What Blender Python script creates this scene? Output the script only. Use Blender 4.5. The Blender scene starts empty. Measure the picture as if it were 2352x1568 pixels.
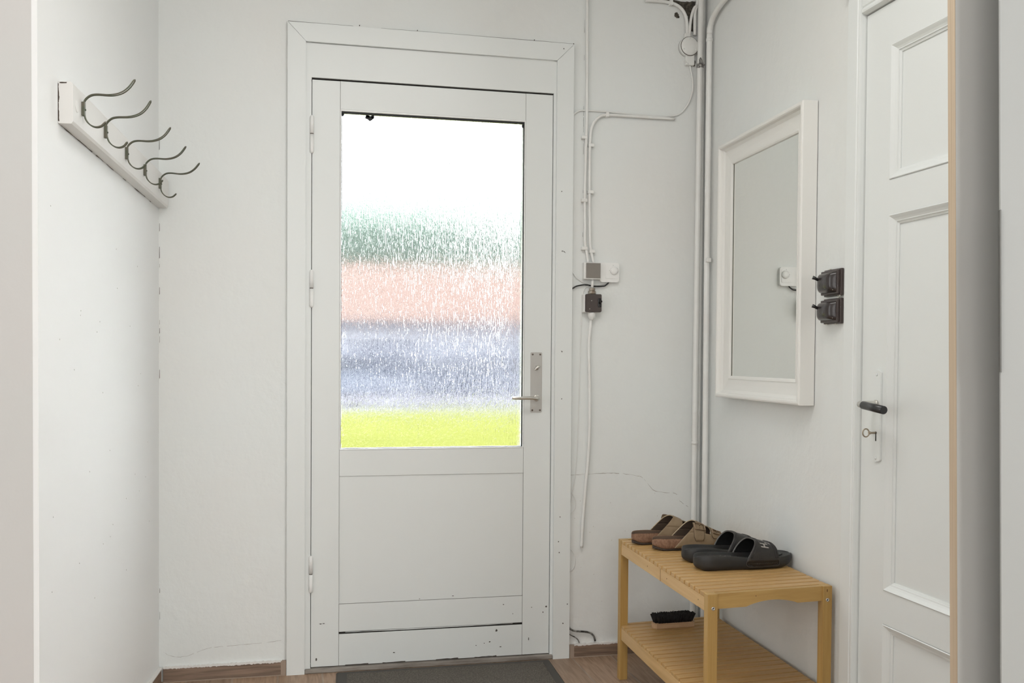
import bpy, bmesh, math, random
from mathutils import Vector, Matrix
random.seed(7)
S = bpy.context.scene
COL = S.collection

# ------------------------------------------------------------ camera
F_PX, YAW, PITCH, ROLL, SHIFT_PX = 2294.7, .221293, -.0226287, .0071531, 88.0
CAM = Vector((0, -3.5157, 1.10))
cd = bpy.data.cameras.new('camera')
cam = bpy.data.objects.new('camera', cd)
COL.objects.link(cam)
cd.sensor_width = 36.0
cd.lens = 36.0 * F_PX / 2352.0
cd.shift_y = SHIFT_PX / 2352.0
cd.clip_start = .05
fw = Vector((math.sin(YAW) * math.cos(PITCH), math.cos(YAW) * math.cos(PITCH), math.sin(PITCH)))
rt = Vector((math.cos(YAW), -math.sin(YAW), 0))
up = rt.cross(fw)
rt2 = math.cos(ROLL) * rt + math.sin(ROLL) * up
up2 = -math.sin(ROLL) * rt + math.cos(ROLL) * up
m = Matrix((rt2, up2, -fw)).transposed().to_4x4()
m.translation = CAM
cam.matrix_world = m
S.camera = cam

# ------------------------------------------------------------ world, sun, added fill lights, exposure
S.view_settings.view_transform = 'Standard'
S.view_settings.look = 'None'
S.view_settings.gamma = 1
S.view_settings.use_curve_mapping = False
S.view_settings.exposure = 0.0
W = bpy.data.worlds.new('overcast_sky')
S.world = W
W.use_nodes = True
wt = W.node_tree
bg = wt.nodes['Background']
bg.inputs['Color'].default_value = (.97, .98, 1.0, 1)
SKY_LOW, SKY_HIGH, SKY_BRIGHT = .98, 11.0, 52.0
wtc = wt.nodes.new('ShaderNodeTexCoord')
wn = wt.nodes.new('ShaderNodeVectorMath'); wn.operation = 'NORMALIZE'
wt.links.new(wtc.outputs['Generated'], wn.inputs[0])
wx = wt.nodes.new('ShaderNodeSeparateXYZ')
wt.links.new(wn.outputs[0], wx.inputs[0])
wr = wt.nodes.new('ShaderNodeMapRange')            # overcast sky: brighter the higher one looks
wr.interpolation_type = 'SMOOTHSTEP'
wr.inputs['From Min'].default_value = .36
wr.inputs['From Max'].default_value = .62
wt.links.new(wx.outputs['Z'], wr.inputs['Value'])
wd_ = wt.nodes.new('ShaderNodeVectorMath'); wd_.operation = 'DOT_PRODUCT'
wt.links.new(wn.outputs[0], wd_.inputs[0])
wd_.inputs[1].default_value = Vector((.86, .40, .40)).normalized()      # bright sky patch added to light the left wall
def wmath(op, a, b, c=None):
    n = wt.nodes.new('ShaderNodeMath'); n.operation = op
    for i, v in enumerate((a, b, c)):
        if v is None:
            continue
        if isinstance(v, (int, float)):
            n.inputs[i].default_value = v
        else:
            wt.links.new(v, n.inputs[i])
    return n.outputs[0]
lobe = wmath('POWER', wmath('MAXIMUM', wd_.outputs['Value'], 0.0), 7.0)
hi = wmath('MULTIPLY_ADD', wr.outputs[0], SKY_HIGH, SKY_LOW)
wt.links.new(wmath('ADD', hi, wmath('MULTIPLY', lobe, SKY_BRIGHT)), bg.inputs['Strength'])
sd = bpy.data.lights.new('sun', 'SUN')
sd.energy = .2
sd.angle = math.radians(30)
sun = bpy.data.objects.new('sun', sd)
COL.objects.link(sun)
sun.rotation_euler = (math.radians(38), 0, math.radians(15))

def area(name, loc, target, sx, sy, power, color):
    ld = bpy.data.lights.new(name, 'AREA')
    ld.shape = 'RECTANGLE'
    ld.size, ld.size_y = sx, sy
    ld.energy = power
    ld.color = color
    o = bpy.data.objects.new(name, ld)
    COL.objects.link(o)
    o.location = loc
    d = Vector(target) - Vector(loc)
    o.rotation_euler = d.to_track_quat('-Z', 'Y').to_euler()
    return o
area('rear_fill', (-.9, -6.3, 1.7), (-.9, 0, 1.5), 3.0, 1.9, 52, (1.0, .985, .99))  # added fill from behind the camera, no window modelled
area('side_fill', (2.26, -4.9, 1.5), (-.6, -.8, 1.0), 1.8, 1.9, 76, (.97, .99, 1.0))  # unseen fill on the right, added to brighten the left wall
area('left_fill', (-3.2, -3.6, 1.6), (1.4, -1.0, 1.5), 1.8, 1.8, 36, (.98, .99, 1.0))  # added fill from the left, aimed across at the right wall
area('overhead_fill', (.45, -1.75, 2.56), (.45, -1.75, 0), .9, .9, 15, (1.0, .985, .965))  # added overhead fill without a fixture, lifts the hall walls

# ------------------------------------------------------------ materials
def mat(name, base, rough=.5, metal=0., spec=.5, mottle=None, mscale=2., bump=0., bscale=60., bdist=.002, stretch=(1, 1, 1), mfac=1.0):
    M = bpy.data.materials.new(name)
    M.use_nodes = True
    nt = M.node_tree
    b = nt.nodes['Principled BSDF']
    b.inputs['Base Color'].default_value = (*base, 1)
    b.inputs['Roughness'].default_value = rough
    b.inputs['Metallic'].default_value = metal
    b.inputs['Specular IOR Level'].default_value = spec
    tc = nt.nodes.new('ShaderNodeTexCoord')
    mp = nt.nodes.new('ShaderNodeMapping')
    mp.inputs['Scale'].default_value = stretch
    nt.links.new(tc.outputs['Object'], mp.inputs[0])
    if mottle:
        n = nt.nodes.new('ShaderNodeTexNoise')
        n.inputs['Scale'].default_value = mscale
        n.inputs['Detail'].default_value = 4
        nt.links.new(mp.outputs[0], n.inputs['Vector'])
        r = nt.nodes.new('ShaderNodeMapRange')
        r.inputs['From Min'].default_value = .38
        r.inputs['From Max'].default_value = .66
        r.inputs['To Max'].default_value = mfac
        nt.links.new(n.outputs['Fac'], r.inputs['Value'])
        mx = nt.nodes.new('ShaderNodeMixRGB')
        mx.inputs[1].default_value = (*base, 1)
        mx.inputs[2].default_value = (*mottle, 1)
        nt.links.new(r.outputs[0], mx.inputs[0])
        nt.links.new(mx.outputs[0], b.inputs['Base Color'])
    if bump:
        n2 = nt.nodes.new('ShaderNodeTexNoise')
        n2.inputs['Scale'].default_value = bscale
        n2.inputs['Detail'].default_value = 3
        nt.links.new(mp.outputs[0], n2.inputs['Vector'])
        bp = nt.nodes.new('ShaderNodeBump')
        bp.inputs['Strength'].default_value = bump
        bp.inputs['Distance'].default_value = bdist
        nt.links.new(n2.outputs['Fac'], bp.inputs['Height'])
        nt.links.new(bp.outputs[0], b.inputs['Normal'])
    return M

PLASTER = mat('painted_plaster', (.775, .80, .785), .6, mottle=(.775, .775, .75), mscale=1.6, bump=.5, bscale=26, bdist=.005, mfac=.75)
PLASTER_R = mat('darkened_pinkish_plaster', (.60, .585, .57), .6, mottle=(.585, .59, .575), mscale=1.6, bump=.3, bscale=22, bdist=.004)  # pinkish plaster, colour darkened to offset excess light on the return
PLASTER_L = mat('smooth_painted_plaster', (.86, .87, .865), .6, bump=.3, bscale=9, bdist=.006)
PAINT = mat('white_gloss_paint', (.775, .80, .785), .35, bump=.12, bscale=30, bdist=.002)
PAINT_W = mat('cream_white_paint', (.76, .75, .725), .4)
PIPE = mat('painted_pipe', (.80, .805, .78), .35, mottle=(.74, .72, .69), mscale=14, bump=.3, bscale=40, bdist=.002, mfac=.5)
MIRROR_FR = mat('mirror_frame_white', (.80, .795, .76), .35)
WHITE_PL = mat('white_plastic', (.84, .84, .82), .3)
DARK = mat('dark_gap', (.02, .018, .015), .8)
CHIP = mat('exposed_dark_chip', (.085, .072, .060), .8)
BLACK = mat('black_plastic', (.015, .015, .015), .25)
BAKE = mat('brown_black_bakelite', (.035, .028, .027), .22, bump=.2, bscale=90)
BAKE2 = mat('dull_bakelite', (.065, .05, .046), .4, bump=.2, bscale=90)
GREYP = mat('grey_cover', (.23, .21, .185), .5, bump=.2, bscale=300, bdist=.0006)
NICKEL = mat('brushed_nickel', (.66, .64, .60), .28, 1.)
ALU = mat('aluminium_plate', (.60, .585, .56), .38, .75)
BRASSK = mat('aged_key_metal', (.42, .36, .28), .35, .9)
SCREWM = mat('screw_metal', (.7, .7, .7), .25, 1.)
DSCREW = mat('dull_screw', (.16, .13, .11), .5, .5)
GREEN = mat('olive_green_enamel', (.085, .10, .065), .38, mottle=(.13, .115, .085), mscale=70, bump=.2, bscale=120)
CORK = mat('cork', (.27, .155, .095), .85, mottle=(.19, .10, .06), mscale=160, bump=.5, bscale=260, bdist=.001)
SUEDE = mat('tan_oiled_leather', (.27, .195, .115), .65, mottle=(.21, .145, .08), mscale=26, bump=.25, bscale=120, bdist=.001)
SUEDE_IN = mat('dark_lining', (.085, .058, .038), .9)
EDGE = mat('pale_leather_edge', (.45, .36, .24), .7)
FOOTBED = mat('worn_footbed', (.11, .072, .048), .85, bump=.3, bscale=100)
RUBBER = mat('dark_sole_rubber', (.055, .040, .030), .85)
BRONZE = mat('bronze_buckle', (.30, .21, .14), .3, .9)
FOAM = mat('charcoal_foam', (.017, .0175, .018), .5, mottle=(.026, .023, .020), mscale=18, bump=.25, bscale=220, bdist=.0008)
STRAPM = mat('brown_black_synthetic', (.027, .0235, .021), .45, mottle=(.018, .017, .0165), mscale=24, bump=.35, bscale=240, bdist=.0008)
LOGO = mat('grey_print', (.38, .35, .32), .6)
LABELW = mat('pale_label', (.55, .57, .58), .5)
BRISTLE = mat('black_bristle', (.008, .007, .007), .8)
BEECH = mat('pale_beech', (.52, .35, .21), .5, mottle=(.46, .29, .165), mscale=20, stretch=(1, 8, 8))
CAULK = mat('smeared_caulk', (.76, .745, .715), .7, bump=.5, bscale=60)
GROUT = mat('grout', (.36, .28, .22), .9)
RAIL_AL = mat('dark_grey_aluminium', (.16, .16, .15), .4, .6)
LAMIN2 = mat('light_grey_laminate', (.455, .47, .46), .45)
LAMIN = mat('white_laminate', (.60, .605, .585), .45)

def wood(name, a, b, scale=(3, 60, 60), rough=.42, rot=0.):
    M = bpy.data.materials.new(name)
    M.use_nodes = True
    nt = M.node_tree
    p = nt.nodes['Principled BSDF']
    p.inputs['Roughness'].default_value = rough
    tc = nt.nodes.new('ShaderNodeTexCoord')
    mp = nt.nodes.new('ShaderNodeMapping')
    mp.inputs['Scale'].default_value = scale
    nt.links.new(tc.outputs['Object'], mp.inputs[0])
    n = nt.nodes.new('ShaderNodeTexNoise')
    n.inputs['Scale'].default_value = 1
    n.inputs['Detail'].default_value = 6
    n.inputs['Distortion'].default_value = .6
    nt.links.new(mp.outputs[0], n.inputs['Vector'])
    rp = nt.nodes.new('ShaderNodeValToRGB')
    rp.color_ramp.elements[0].position = .3
    rp.color_ramp.elements[0].color = (*a, 1)
    rp.color_ramp.elements[1].position = .7
    rp.color_ramp.elements[1].color = (*b, 1)
    nt.links.new(n.outputs['Fac'], rp.inputs[0])
    nt.links.new(rp.outputs[0], p.inputs['Base Color'])
    return M
BIRCH_X = wood('birch_slat', (.47, .28, .10), (.58, .365, .15), (3, 60, 60))
BIRCH_Y = wood('birch_rail', (.56, .35, .14), (.68, .46, .215), (60, 3, 60))
BIRCH_Z = wood('shaded_birch_leg', (.42, .25, .072), (.52, .33, .11), (60, 60, 3))  # birch darkened in colour for leg faces that get less light
BIRCH_A = wood('shaded_birch_apron', (.42, .25, .072), (.52, .33, .11), (3, 60, 60))  # same birch, weaker light on the apron put into the darker colour
PLY = wood('plywood_edge', (.46, .36, .25), (.60, .49, .36), (10, 420, 2), .6)

def tile_mat(name, cols, brick_w, brick_h, mortar, rotz=0., off=(0, 0, 0), plane='XY', grain=(7, 90, 7)):
    M = bpy.data.materials.new(name)
    M.use_nodes = True
    nt = M.node_tree
    p = nt.nodes['Principled BSDF']
    p.inputs['Roughness'].default_value = .5
    tc = nt.nodes.new('ShaderNodeTexCoord')
    mp = nt.nodes.new('ShaderNodeMapping')
    mp.inputs['Location'].default_value = off
    mp.inputs['Rotation'].default_value = (0, 0, rotz)
    nt.links.new(tc.outputs['Object'], mp.inputs[0])
    br = nt.nodes.new('ShaderNodeTexBrick')
    br.inputs['Scale'].default_value = 1
    br.inputs['Brick Width'].default_value = brick_w
    br.inputs['Row Height'].default_value = brick_h
    br.inputs['Mortar Size'].default_value = mortar
    br.inputs['Mortar Smooth'].default_value = .1
    br.offset = .37
    br.inputs['Color1'].default_value = (*cols[0], 1)
    br.inputs['Color2'].default_value = (*cols[1], 1)
    br.inputs['Mortar'].default_value = (.40, .31, .24, 1)
    nt.links.new(mp.outputs[0], br.inputs['Vector'])
    n = nt.nodes.new('ShaderNodeTexNoise')
    mp2 = nt.nodes.new('ShaderNodeMapping')
    mp2.inputs['Scale'].default_value = grain
    nt.links.new(mp.outputs[0], mp2.inputs[0])
    nt.links.new(mp2.outputs[0], n.inputs['Vector'])
    n.inputs['Scale'].default_value = 1
    n.inputs['Detail'].default_value = 5
    n.inputs['Distortion'].default_value = 1.2
    mx = nt.nodes.new('ShaderNodeMixRGB')
    mx.blend_type = 'MULTIPLY'
    mx.inputs[0].default_value = .75
    rp = nt.nodes.new('ShaderNodeValToRGB')
    rp.color_ramp.elements[0].position = .3
    rp.color_ramp.elements[0].color = (.55, .52, .50, 1)
    rp.color_ramp.elements[1].position = .62
    rp.color_ramp.elements[1].color = (1, 1, 1, 1)
    nt.links.new(n.outputs['Fac'], rp.inputs[0])
    nt.links.new(br.outputs['Color'], mx.inputs[1])
    nt.links.new(rp.outputs[0], mx.inputs[2])
    nt.links.new(mx.outputs[0], p.inputs['Base Color'])
    bp = nt.nodes.new('ShaderNodeBump')
    bp.inputs['Strength'].default_value = .4
    bp.inputs['Distance'].default_value = .002
    bp.invert = True
    nt.links.new(br.outputs['Fac'], bp.inputs['Height'])
    nt.links.new(bp.outputs[0], p.inputs['Normal'])
    return M
TILE = tile_mat('wood_look_floor_tile', ((.43, .29, .195), (.335, .235, .165)), .9, .15, .0035, rotz=math.radians(90), off=(0, .03, 0))
SKIRT = wood('wood_look_skirting_tile', (.13, .088, .063), (.31, .215, .155), (5, 5, 90), .45)

def mat_mat():
    M = bpy.data.materials.new('speckled_rubber_mat')
    M.use_nodes = True
    nt = M.node_tree
    p = nt.nodes['Principled BSDF']
    p.inputs['Roughness'].default_value = .85
    tc = nt.nodes.new('ShaderNodeTexCoord')
    v = nt.nodes.new('ShaderNodeTexVoronoi')
    v.inputs['Scale'].default_value = 170
    nt.links.new(tc.outputs['Object'], v.inputs['Vector'])
    rp = nt.nodes.new('ShaderNodeValToRGB')
    rp.color_ramp.elements[0].position = .1
    rp.color_ramp.elements[0].color = (.165, .145, .12, 1)
    rp.color_ramp.elements[1].position = .6
    rp.color_ramp.elements[1].color = (.085, .075, .062, 1)
    nt.links.new(v.outputs['Distance'], rp.inputs[0])
    nt.links.new(rp.outputs[0], p.inputs['Base Color'])
    bp = nt.nodes.new('ShaderNodeBump')
    bp.inputs['Strength'].default_value = .6
    bp.inputs['Distance'].default_value = .002
    bp.invert = True
    nt.links.new(v.outputs['Distance'], bp.inputs['Height'])
    nt.links.new(bp.outputs[0], p.inputs['Normal'])
    return M
MATM = mat_mat()
MATEDGE = mat('mat_rubber_border', (.07, .065, .058), .8)

def glass_mat():
    M = bpy.data.materials.new('reeded_pattern_glass')
    M.use_nodes = True
    nt = M.node_tree
    nt.nodes.remove(nt.nodes['Principled BSDF'])
    out = nt.nodes['Material Output']
    g = nt.nodes.new('ShaderNodeBsdfGlass')
    g.inputs['IOR'].default_value = 1.45
    g.inputs['Roughness'].default_value = .03
    g.inputs['Color'].default_value = (.97, .985, .98, 1)
    tc = nt.nodes.new('ShaderNodeTexCoord')
    def noise(scale, detail, dist=0.):
        mp = nt.nodes.new('ShaderNodeMapping')
        mp.inputs['Scale'].default_value = scale
        nt.links.new(tc.outputs['Object'], mp.inputs[0])
        n = nt.nodes.new('ShaderNodeTexNoise')
        n.inputs['Scale'].default_value = 1
        n.inputs['Detail'].default_value = detail
        n.inputs['Distortion'].default_value = dist
        nt.links.new(mp.outputs[0], n.inputs['Vector'])
        return n
    a = noise((360, 1, 18), 2, .25)
    c = noise((120, 1, 80), 2, .8)
    ad = nt.nodes.new('ShaderNodeMath')
    ad.operation = 'MULTIPLY_ADD'
    ad.inputs[1].default_value = .45
    nt.links.new(c.outputs['Fac'], ad.inputs[0])
    nt.links.new(a.outputs['Fac'], ad.inputs[2])
    bp = nt.nodes.new('ShaderNodeBump')
    bp.inputs['Strength'].default_value = 1.0
    bp.inputs['Distance'].default_value = .0019
    nt.links.new(ad.outputs[0], bp.inputs['Height'])
    nt.links.new(bp.outputs[0], g.inputs['Normal'])
    nt.links.new(g.outputs[0], out.inputs['Surface'])
    return M
GLASS = glass_mat()
MIRR = mat('mirror_silver', (.86, .875, .85), .01, 1.)

# ------------------------------------------------------------ mesh helpers
def new_obj(name, bm, material, parent=None, smooth=False, local=False):
    me = bpy.data.meshes.new(name)
    bmesh.ops.recalc_face_normals(bm, faces=bm.faces)
    bm.to_mesh(me)
    bm.free()
    if smooth:
        for p in me.polygons:
            p.use_smooth = True
    o = bpy.data.objects.new(name, me)
    COL.objects.link(o)
    if isinstance(material, (list, tuple)):
        for q in material:
            me.materials.append(q)
    else:
        me.materials.append(material)
    if parent is not None:
        o.parent = parent
        if not local:
            o.matrix_parent_inverse = parent.matrix_world.inverted()
    return o

def empty(name, loc=(0, 0, 0), rz=0.):
    o = bpy.data.objects.new(name, None)
    o.empty_display_size = .05
    COL.objects.link(o)
    o.matrix_world = Matrix.Translation(loc) @ Matrix.Rotation(rz, 4, 'Z')
    return o

def tag(o, label, cat, group=None):
    o['label'] = label
    o['category'] = cat
    if group:
        o['group'] = group
    return o

def struct(o):
    o['kind'] = 'structure'
    return o

def box(bm, x0, x1, y0, y1, z0, z1, bev=0., seg=2, f=None, mi=0):
    t = bmesh.new()
    bmesh.ops.create_cube(t, size=1)
    for v in t.verts:
        v.co = Vector((x0 + (v.co.x + .5) * (x1 - x0), y0 + (v.co.y + .5) * (y1 - y0), z0 + (v.co.z + .5) * (z1 - z0)))
    if bev:
        bmesh.ops.bevel(t, geom=t.edges[:], offset=bev, segments=seg, affect='EDGES', profile=.5)
    merge(bm, t, f, mi)

def merge(bm, t, f=None, mi=0):
    mp = {}
    for v in t.verts:
        mp[v] = bm.verts.new(f(v.co) if f else v.co)
    for fa in t.faces:
        try:
            nf = bm.faces.new([mp[v] for v in fa.verts])
            nf.material_index = mi
            nf.smooth = fa.smooth
        except ValueError:
            pass
    t.free()

def prism(bm, pts, axis, a, b, f=None):
    """polygon pts in the plane normal to axis, extruded from a to b"""
    def P(p, h):
        if axis == 'Y':
            return Vector((p[0], h, p[1]))
        if axis == 'X':
            return Vector((h, p[0], p[1]))
        return Vector((p[0], p[1], h))
    t = bmesh.new()
    A = [t.verts.new(P(p, a)) for p in pts]
    B = [t.verts.new(P(p, b)) for p in pts]
    t.faces.new(A)
    t.faces.new(B[::-1])
    n = len(pts)
    for i in range(n):
        t.faces.new((A[i], A[(i + 1) % n], B[(i + 1) % n], B[i]))
    merge(bm, t, f)

def spline(pts, n=8):
    P = [Vector(p) for p in pts]
    out = []
    for i in range(len(P) - 1):
        p0 = P[max(i - 1, 0)]; p1 = P[i]; p2 = P[i + 1]; p3 = P[min(i + 2, len(P) - 1)]
        for k in range(n):
            t = k / n
            out.append(.5 * ((2 * p1) + (p2 - p0) * t + (2 * p0 - 5 * p1 + 4 * p2 - p3) * t * t + (3 * p1 - p0 - 3 * p2 + p3) * t ** 3))
    out.append(P[-1])
    return out

def tube(bm, pts, r, seg=10, rr=None, caps=True, smooth=0, mi=0):
    P = spline(pts, smooth) if smooth else [Vector(p) for p in pts]
    rings = []
    N = None
    for i, p in enumerate(P):
        d = (P[min(i + 1, len(P) - 1)] - P[max(i - 1, 0)]).normalized()
        if N is None:
            N = d.orthogonal().normalized()
        N = (N - N.dot(d) * d)
        N.normalize()
        B = d.cross(N)
        rad = rr(i / (len(P) - 1)) if rr else r
        rings.append([bm.verts.new(p + rad * (math.cos(a) * N + math.sin(a) * B)) for a in [2 * math.pi * k / seg for k in range(seg)]])
    for a, b in zip(rings, rings[1:]):
        for k in range(seg):
            fa = bm.faces.new((a[k], a[(k + 1) % seg], b[(k + 1) % seg], b[k]))
            fa.smooth = True
            fa.material_index = mi
    if caps:
        for q in (rings[0][::-1], rings[-1]):
            fa = bm.faces.new(q)
            fa.material_index = mi

def lathe(bm, prof, org, axis, seg=24, mi=0):
    """prof: (radius, height along axis)"""
    ax = Vector(axis).normalized()
    N = ax.orthogonal().normalized()
    B = ax.cross(N)
    O = Vector(org)
    rings = []
    for r, h in prof:
        if r < 1e-6:
            rings.append([bm.verts.new(O + h * ax)])
        else:
            rings.append([bm.verts.new(O + h * ax + r * (math.cos(2 * math.pi * k / seg) * N + math.sin(2 * math.pi * k / seg) * B)) for k in range(seg)])
    for a, b in zip(rings, rings[1:]):
        for k in range(seg):
            q = [a[k % len(a)], a[(k + 1) % len(a)], b[(k + 1) % len(b)], b[k % len(b)]]
            q = list(dict.fromkeys(q))
            if len(q) > 2:
                fa = bm.faces.new(q)
                fa.smooth = True
                fa.material_index = mi
    for ring in (rings[0], rings[-1]):
        if len(ring) > 2:
            try:
                bm.faces.new(ring).material_index = mi
            except ValueError:
                pass

def rrect(w, h, r, n=4, cx=0, cz=0):
    pts = []
    for sx, sz, a0 in ((1, 1, 0), (-1, 1, 90), (-1, -1, 180), (1, -1, 270)):
        for k in range(n + 1):
            a = math.radians(a0 + 90 * k / n)
            pts.append((cx + sx * (w / 2 - r) + r * math.cos(a), cz + sz * (h / 2 - r) + r * math.sin(a)))
    return pts

def blob(n, rx, rz, rnd):
    return [((rx * (.6 + .5 * rnd.random())) * math.cos(2 * math.pi * k / n), (rz * (.6 + .5 * rnd.random())) * math.sin(2 * math.pi * k / n)) for k in range(n)]

# frames of the two side walls (old house, both run a little out of square)
class Frame:
    def __init__(s, o, u, n):
        s.o, s.u, s.n = Vector(o), Vector(u).normalized(), Vector(n).normalized()
    def __call__(s, u, n, z):
        return s.o + s.u * u + s.n * n + Vector((0, 0, z))
    def f(s, co):            # local (x=u, y=n, z)
        return s(co.x, co.y, co.z)
WL = Frame((-.419, 0, 0), (-.0945, -1, 0), (1, -.0945, 0))      # left wall, u towards the camera, n into the hall
WR = Frame((1.523, 0, 0), (-.047, -1, 0), (-1, .047, 0))        # right wall as far as the inner door
XD = 1.477                                                       # plane of the inner door

# ------------------------------------------------------------ room shell
H = 2.62
bm = bmesh.new()
# door wall with its opening, 30 cm brick behind plaster
for x0, x1, z0, z1 in ((-.75, .03, -.1, H), (.985, 1.9, -.1, H), (.03, .985, 2.19, H)):
    box(bm, x0, x1, 0, .10, z0, z1)
back = struct(new_obj('wall_back', bm, PLASTER))

bm = bmesh.new()
for x0, x1, z0, z1 in ((-4.0, .03, -.35, 3.4), (.985, 4.5, -.35, 3.4), (.03, .985, 2.19, 3.4)):
    box(bm, x0, x1, .101, .30, z0, z1)
BRICK = mat('dark_outer_brick', (.10, .055, .04), .95, spec=0., mottle=(.14, .08, .06), mscale=8)
struct(new_obj('wall_outer', bm, BRICK))
bm = bmesh.new()
box(bm, -.35, 1.171, -.12, 0, -.1, H, f=WL.f)
left = struct(new_obj('wall_left', bm, PLASTER_L))
bm = bmesh.new()
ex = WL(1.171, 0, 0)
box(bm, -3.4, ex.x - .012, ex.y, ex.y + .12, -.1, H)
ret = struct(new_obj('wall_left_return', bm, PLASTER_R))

bm = bmesh.new()
box(bm, -.3, 1.082, -.14, 0, -.1, H, f=WR.f)
right = struct(new_obj('wall_right', bm, PLASTER))
bm = bmesh.new()
box(bm, XD + .0, XD + .14, -2.02, -1.07, 2.03, H)
box(bm, XD + .0, XD + .14, -2.6, -2.02, -.1, H)
box(bm, XD, 2.3, -2.74, -2.6, -.1, H)
box(bm, 2.3, 2.44, -6.9, -2.6, -.1, H)
struct(new_obj('wall_right_rear', bm, PLASTER))
bm = bmesh.new()
box(bm, -3.5, 2.44, -6.9, -6.76, -.1, H)
struct(new_obj('wall_rear', bm, PLASTER))
bm = bmesh.new()
box(bm, -3.54, -3.4, -6.9, -1.0, -.1, H)
struct(new_obj('wall_left_rear', bm, PLASTER))
bm = bmesh.new()
box(bm, -3.54, 2.44, -6.9, .30, H, H + .12)
struct(new_obj('ceiling', bm, PLASTER))
bm = bmesh.new()
box(bm, -3.54, 2.44, -6.9, .06, -.1, 0)
floor = struct(new_obj('floor', bm, TILE))
# room behind the inner door, closed off
bm = bmesh.new()
box(bm, XD + .14, 1.9, -2.1, -1.0, -.1, H)
struct(new_obj('wall_behind_inner_door', bm, PLASTER))

# tile skirting
bm = bmesh.new()
xe = -.405
box(bm, xe, -.016, -.012, -.0005, .001, .047, .0015)
box(bm, 1.028, 1.515, -.012, -.0005, .001, .044, .0015)
sk = struct(new_obj('baseboard_back', bm, SKIRT))
bm = bmesh.new()
t = []
rnd = random.Random(3)
for x0, x1, z in ((-.405, -.016, .047), (1.03, 1.50, .045)):
    n = 90
    lo = [(x0 + (x1 - x0) * k / n, z - .0008 - .0030 * rnd.random() ** 2) for k in range(n + 1)]
    hi = [(x0 + (x1 - x0) * k / n, z + .0025 + .0030 * rnd.random()) for k in range(n + 1)]
    prism(bm, lo + hi[::-1], 'Y', -.0128, 0)
new_obj('caulk_line', bm, CAULK, sk)
bm = bmesh.new()
box(bm, -.02, -.002, -.013, -.001, .0, .05)
box(bm, 1.012, 1.029, -.013, -.001, .0, .046)
box(bm, -.405, -.001, -.0155, -.0121, .0, .0025)
box(bm, 1.012, 1.515, -.0155, -.0121, .0, .0025)
new_obj('skirting_grout', bm, GROUT, sk)
bm = bmesh.new()
box(bm, .02, 1.17, .0005, .012, .001, .047, .0015, f=WL.f)
sl = struct(new_obj('baseboard_left', bm, SKIRT))
bm = bmesh.new()
box(bm, .012, 1.17, .0, .0135, .046, .052, .0015, f=WL.f)
new_obj('caulk_line', bm, CAULK, sl)
bm = bmesh.new()
box(bm, .02, 1.06, .0005, .010, .001, .047, .0015, f=WR.f)
struct(new_obj('baseboard_right', bm, SKIRT))

# ---- cracks, holes and flaked plaster of the walls
def ribbon(bm, pts, w, y, rnd, jit=.002, f=None):
    P = spline([(p[0], 0, p[1]) for p in pts], 6)
    A, B = [], []
    for i, p in enumerate(P):
        ww = w * (.25 + rnd.random())
        x = p.x + (rnd.random() - .5) * jit; z = p.z + (rnd.random() - .5) * jit
        A.append((x, z + ww / 2)); B.append((x, z - ww / 2))
    for i in range(len(P) - 1):
        if rnd.random() < .22:
            continue
        q = [bm.verts.new(f(Vector((c[0], y, c[1]))) if f else Vector((c[0], y, c[1]))) for c in (A[i], A[i + 1], B[i + 1], B[i])]
        bm.faces.new(q)
rnd = random.Random(11)
bm = bmesh.new()
ribbon(bm, [(1.013, .669), (1.079, .673), (1.138, .674), (1.188, .674), (1.268, .663), (1.299, .649), (1.343, .604), (1.424, .593), (1.442, .564), (1.474, .542)], .0016, -.0006, rnd)
ribbon(bm, [(-.405, .10), (-.38, .085), (-.33, .082), (-.26, .105), (-.2, .108), (-.1, .112), (-.02, .118)], .0009, -.0006, rnd)
new_obj('hairline_crack', bm, mat('hairline', (.36, .32, .28), .8), back)
bm = bmesh.new()
def vline(bm, x, z0, z1, w, y, rnd, gap=.4, f=None, step=.03):
    z = z0
    while z < z1:
        if rnd.random() > gap:
            hh = step * (.4 + rnd.random())
            ww = w * (.4 + rnd.random())
            q = [(x - ww / 2, z), (x + ww / 2, z + .002), (x + ww / 3, z + hh), (x - ww / 3, z + hh)]
            vs = [bm.verts.new(f(Vector((c[0], y, c[1]))) if f else Vector((c[0], y, c[1]))) for c in q]
            bm.faces.new(vs)
        z += step
vline(bm, -.4165, .06, 1.3, .0011, -.0008, rnd, .82)
vline(bm, -.4165, 1.3, 1.8, .0013, -.0008, rnd, .55)
vline(bm, 1.0515, 1.5, 2.4, .0009, -.0008, rnd, .75, step=.02)
new_obj('corner_crack', bm, CHIP, back)
# broken plaster at the top of the pipe corner: a hollow showing dark lath
def jag(pts, rnd, n=5, j=.004):
    out = []
    for a, b in zip(pts, pts[1:] + pts[:1]):
        for k in range(n):
            t = k / n
            out.append((a[0] + (b[0] - a[0]) * t + (rnd.random() - .5) * j, a[1] + (b[1] - a[1]) * t + (rnd.random() - .5) * j))
    return out
bm = bmesh.new()
prism(bm, jag([(1.30, 2.432), (1.38, 2.418), (1.43, 2.403), (1.452, 2.372), (1.456, 2.315), (1.475, 2.318), (1.474, 2.38), (1.482, 2.43), (1.44, 2.424), (1.36, 2.43)], rnd), 'Y', -.0012, -.0002)
prism(bm, jag([(1.399, 2.380), (1.410, 2.384), (1.417, 2.372), (1.418, 2.364), (1.408, 2.361), (1.400, 2.368)], rnd, 3, .003), 'Y', -.0012, -.0002)
prism(bm, jag([(1.470, 2.205), (1.484, 2.212), (1.482, 2.19), (1.470, 2.19)], rnd, 3, .003), 'Y', -.0012, -.0002)
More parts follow.
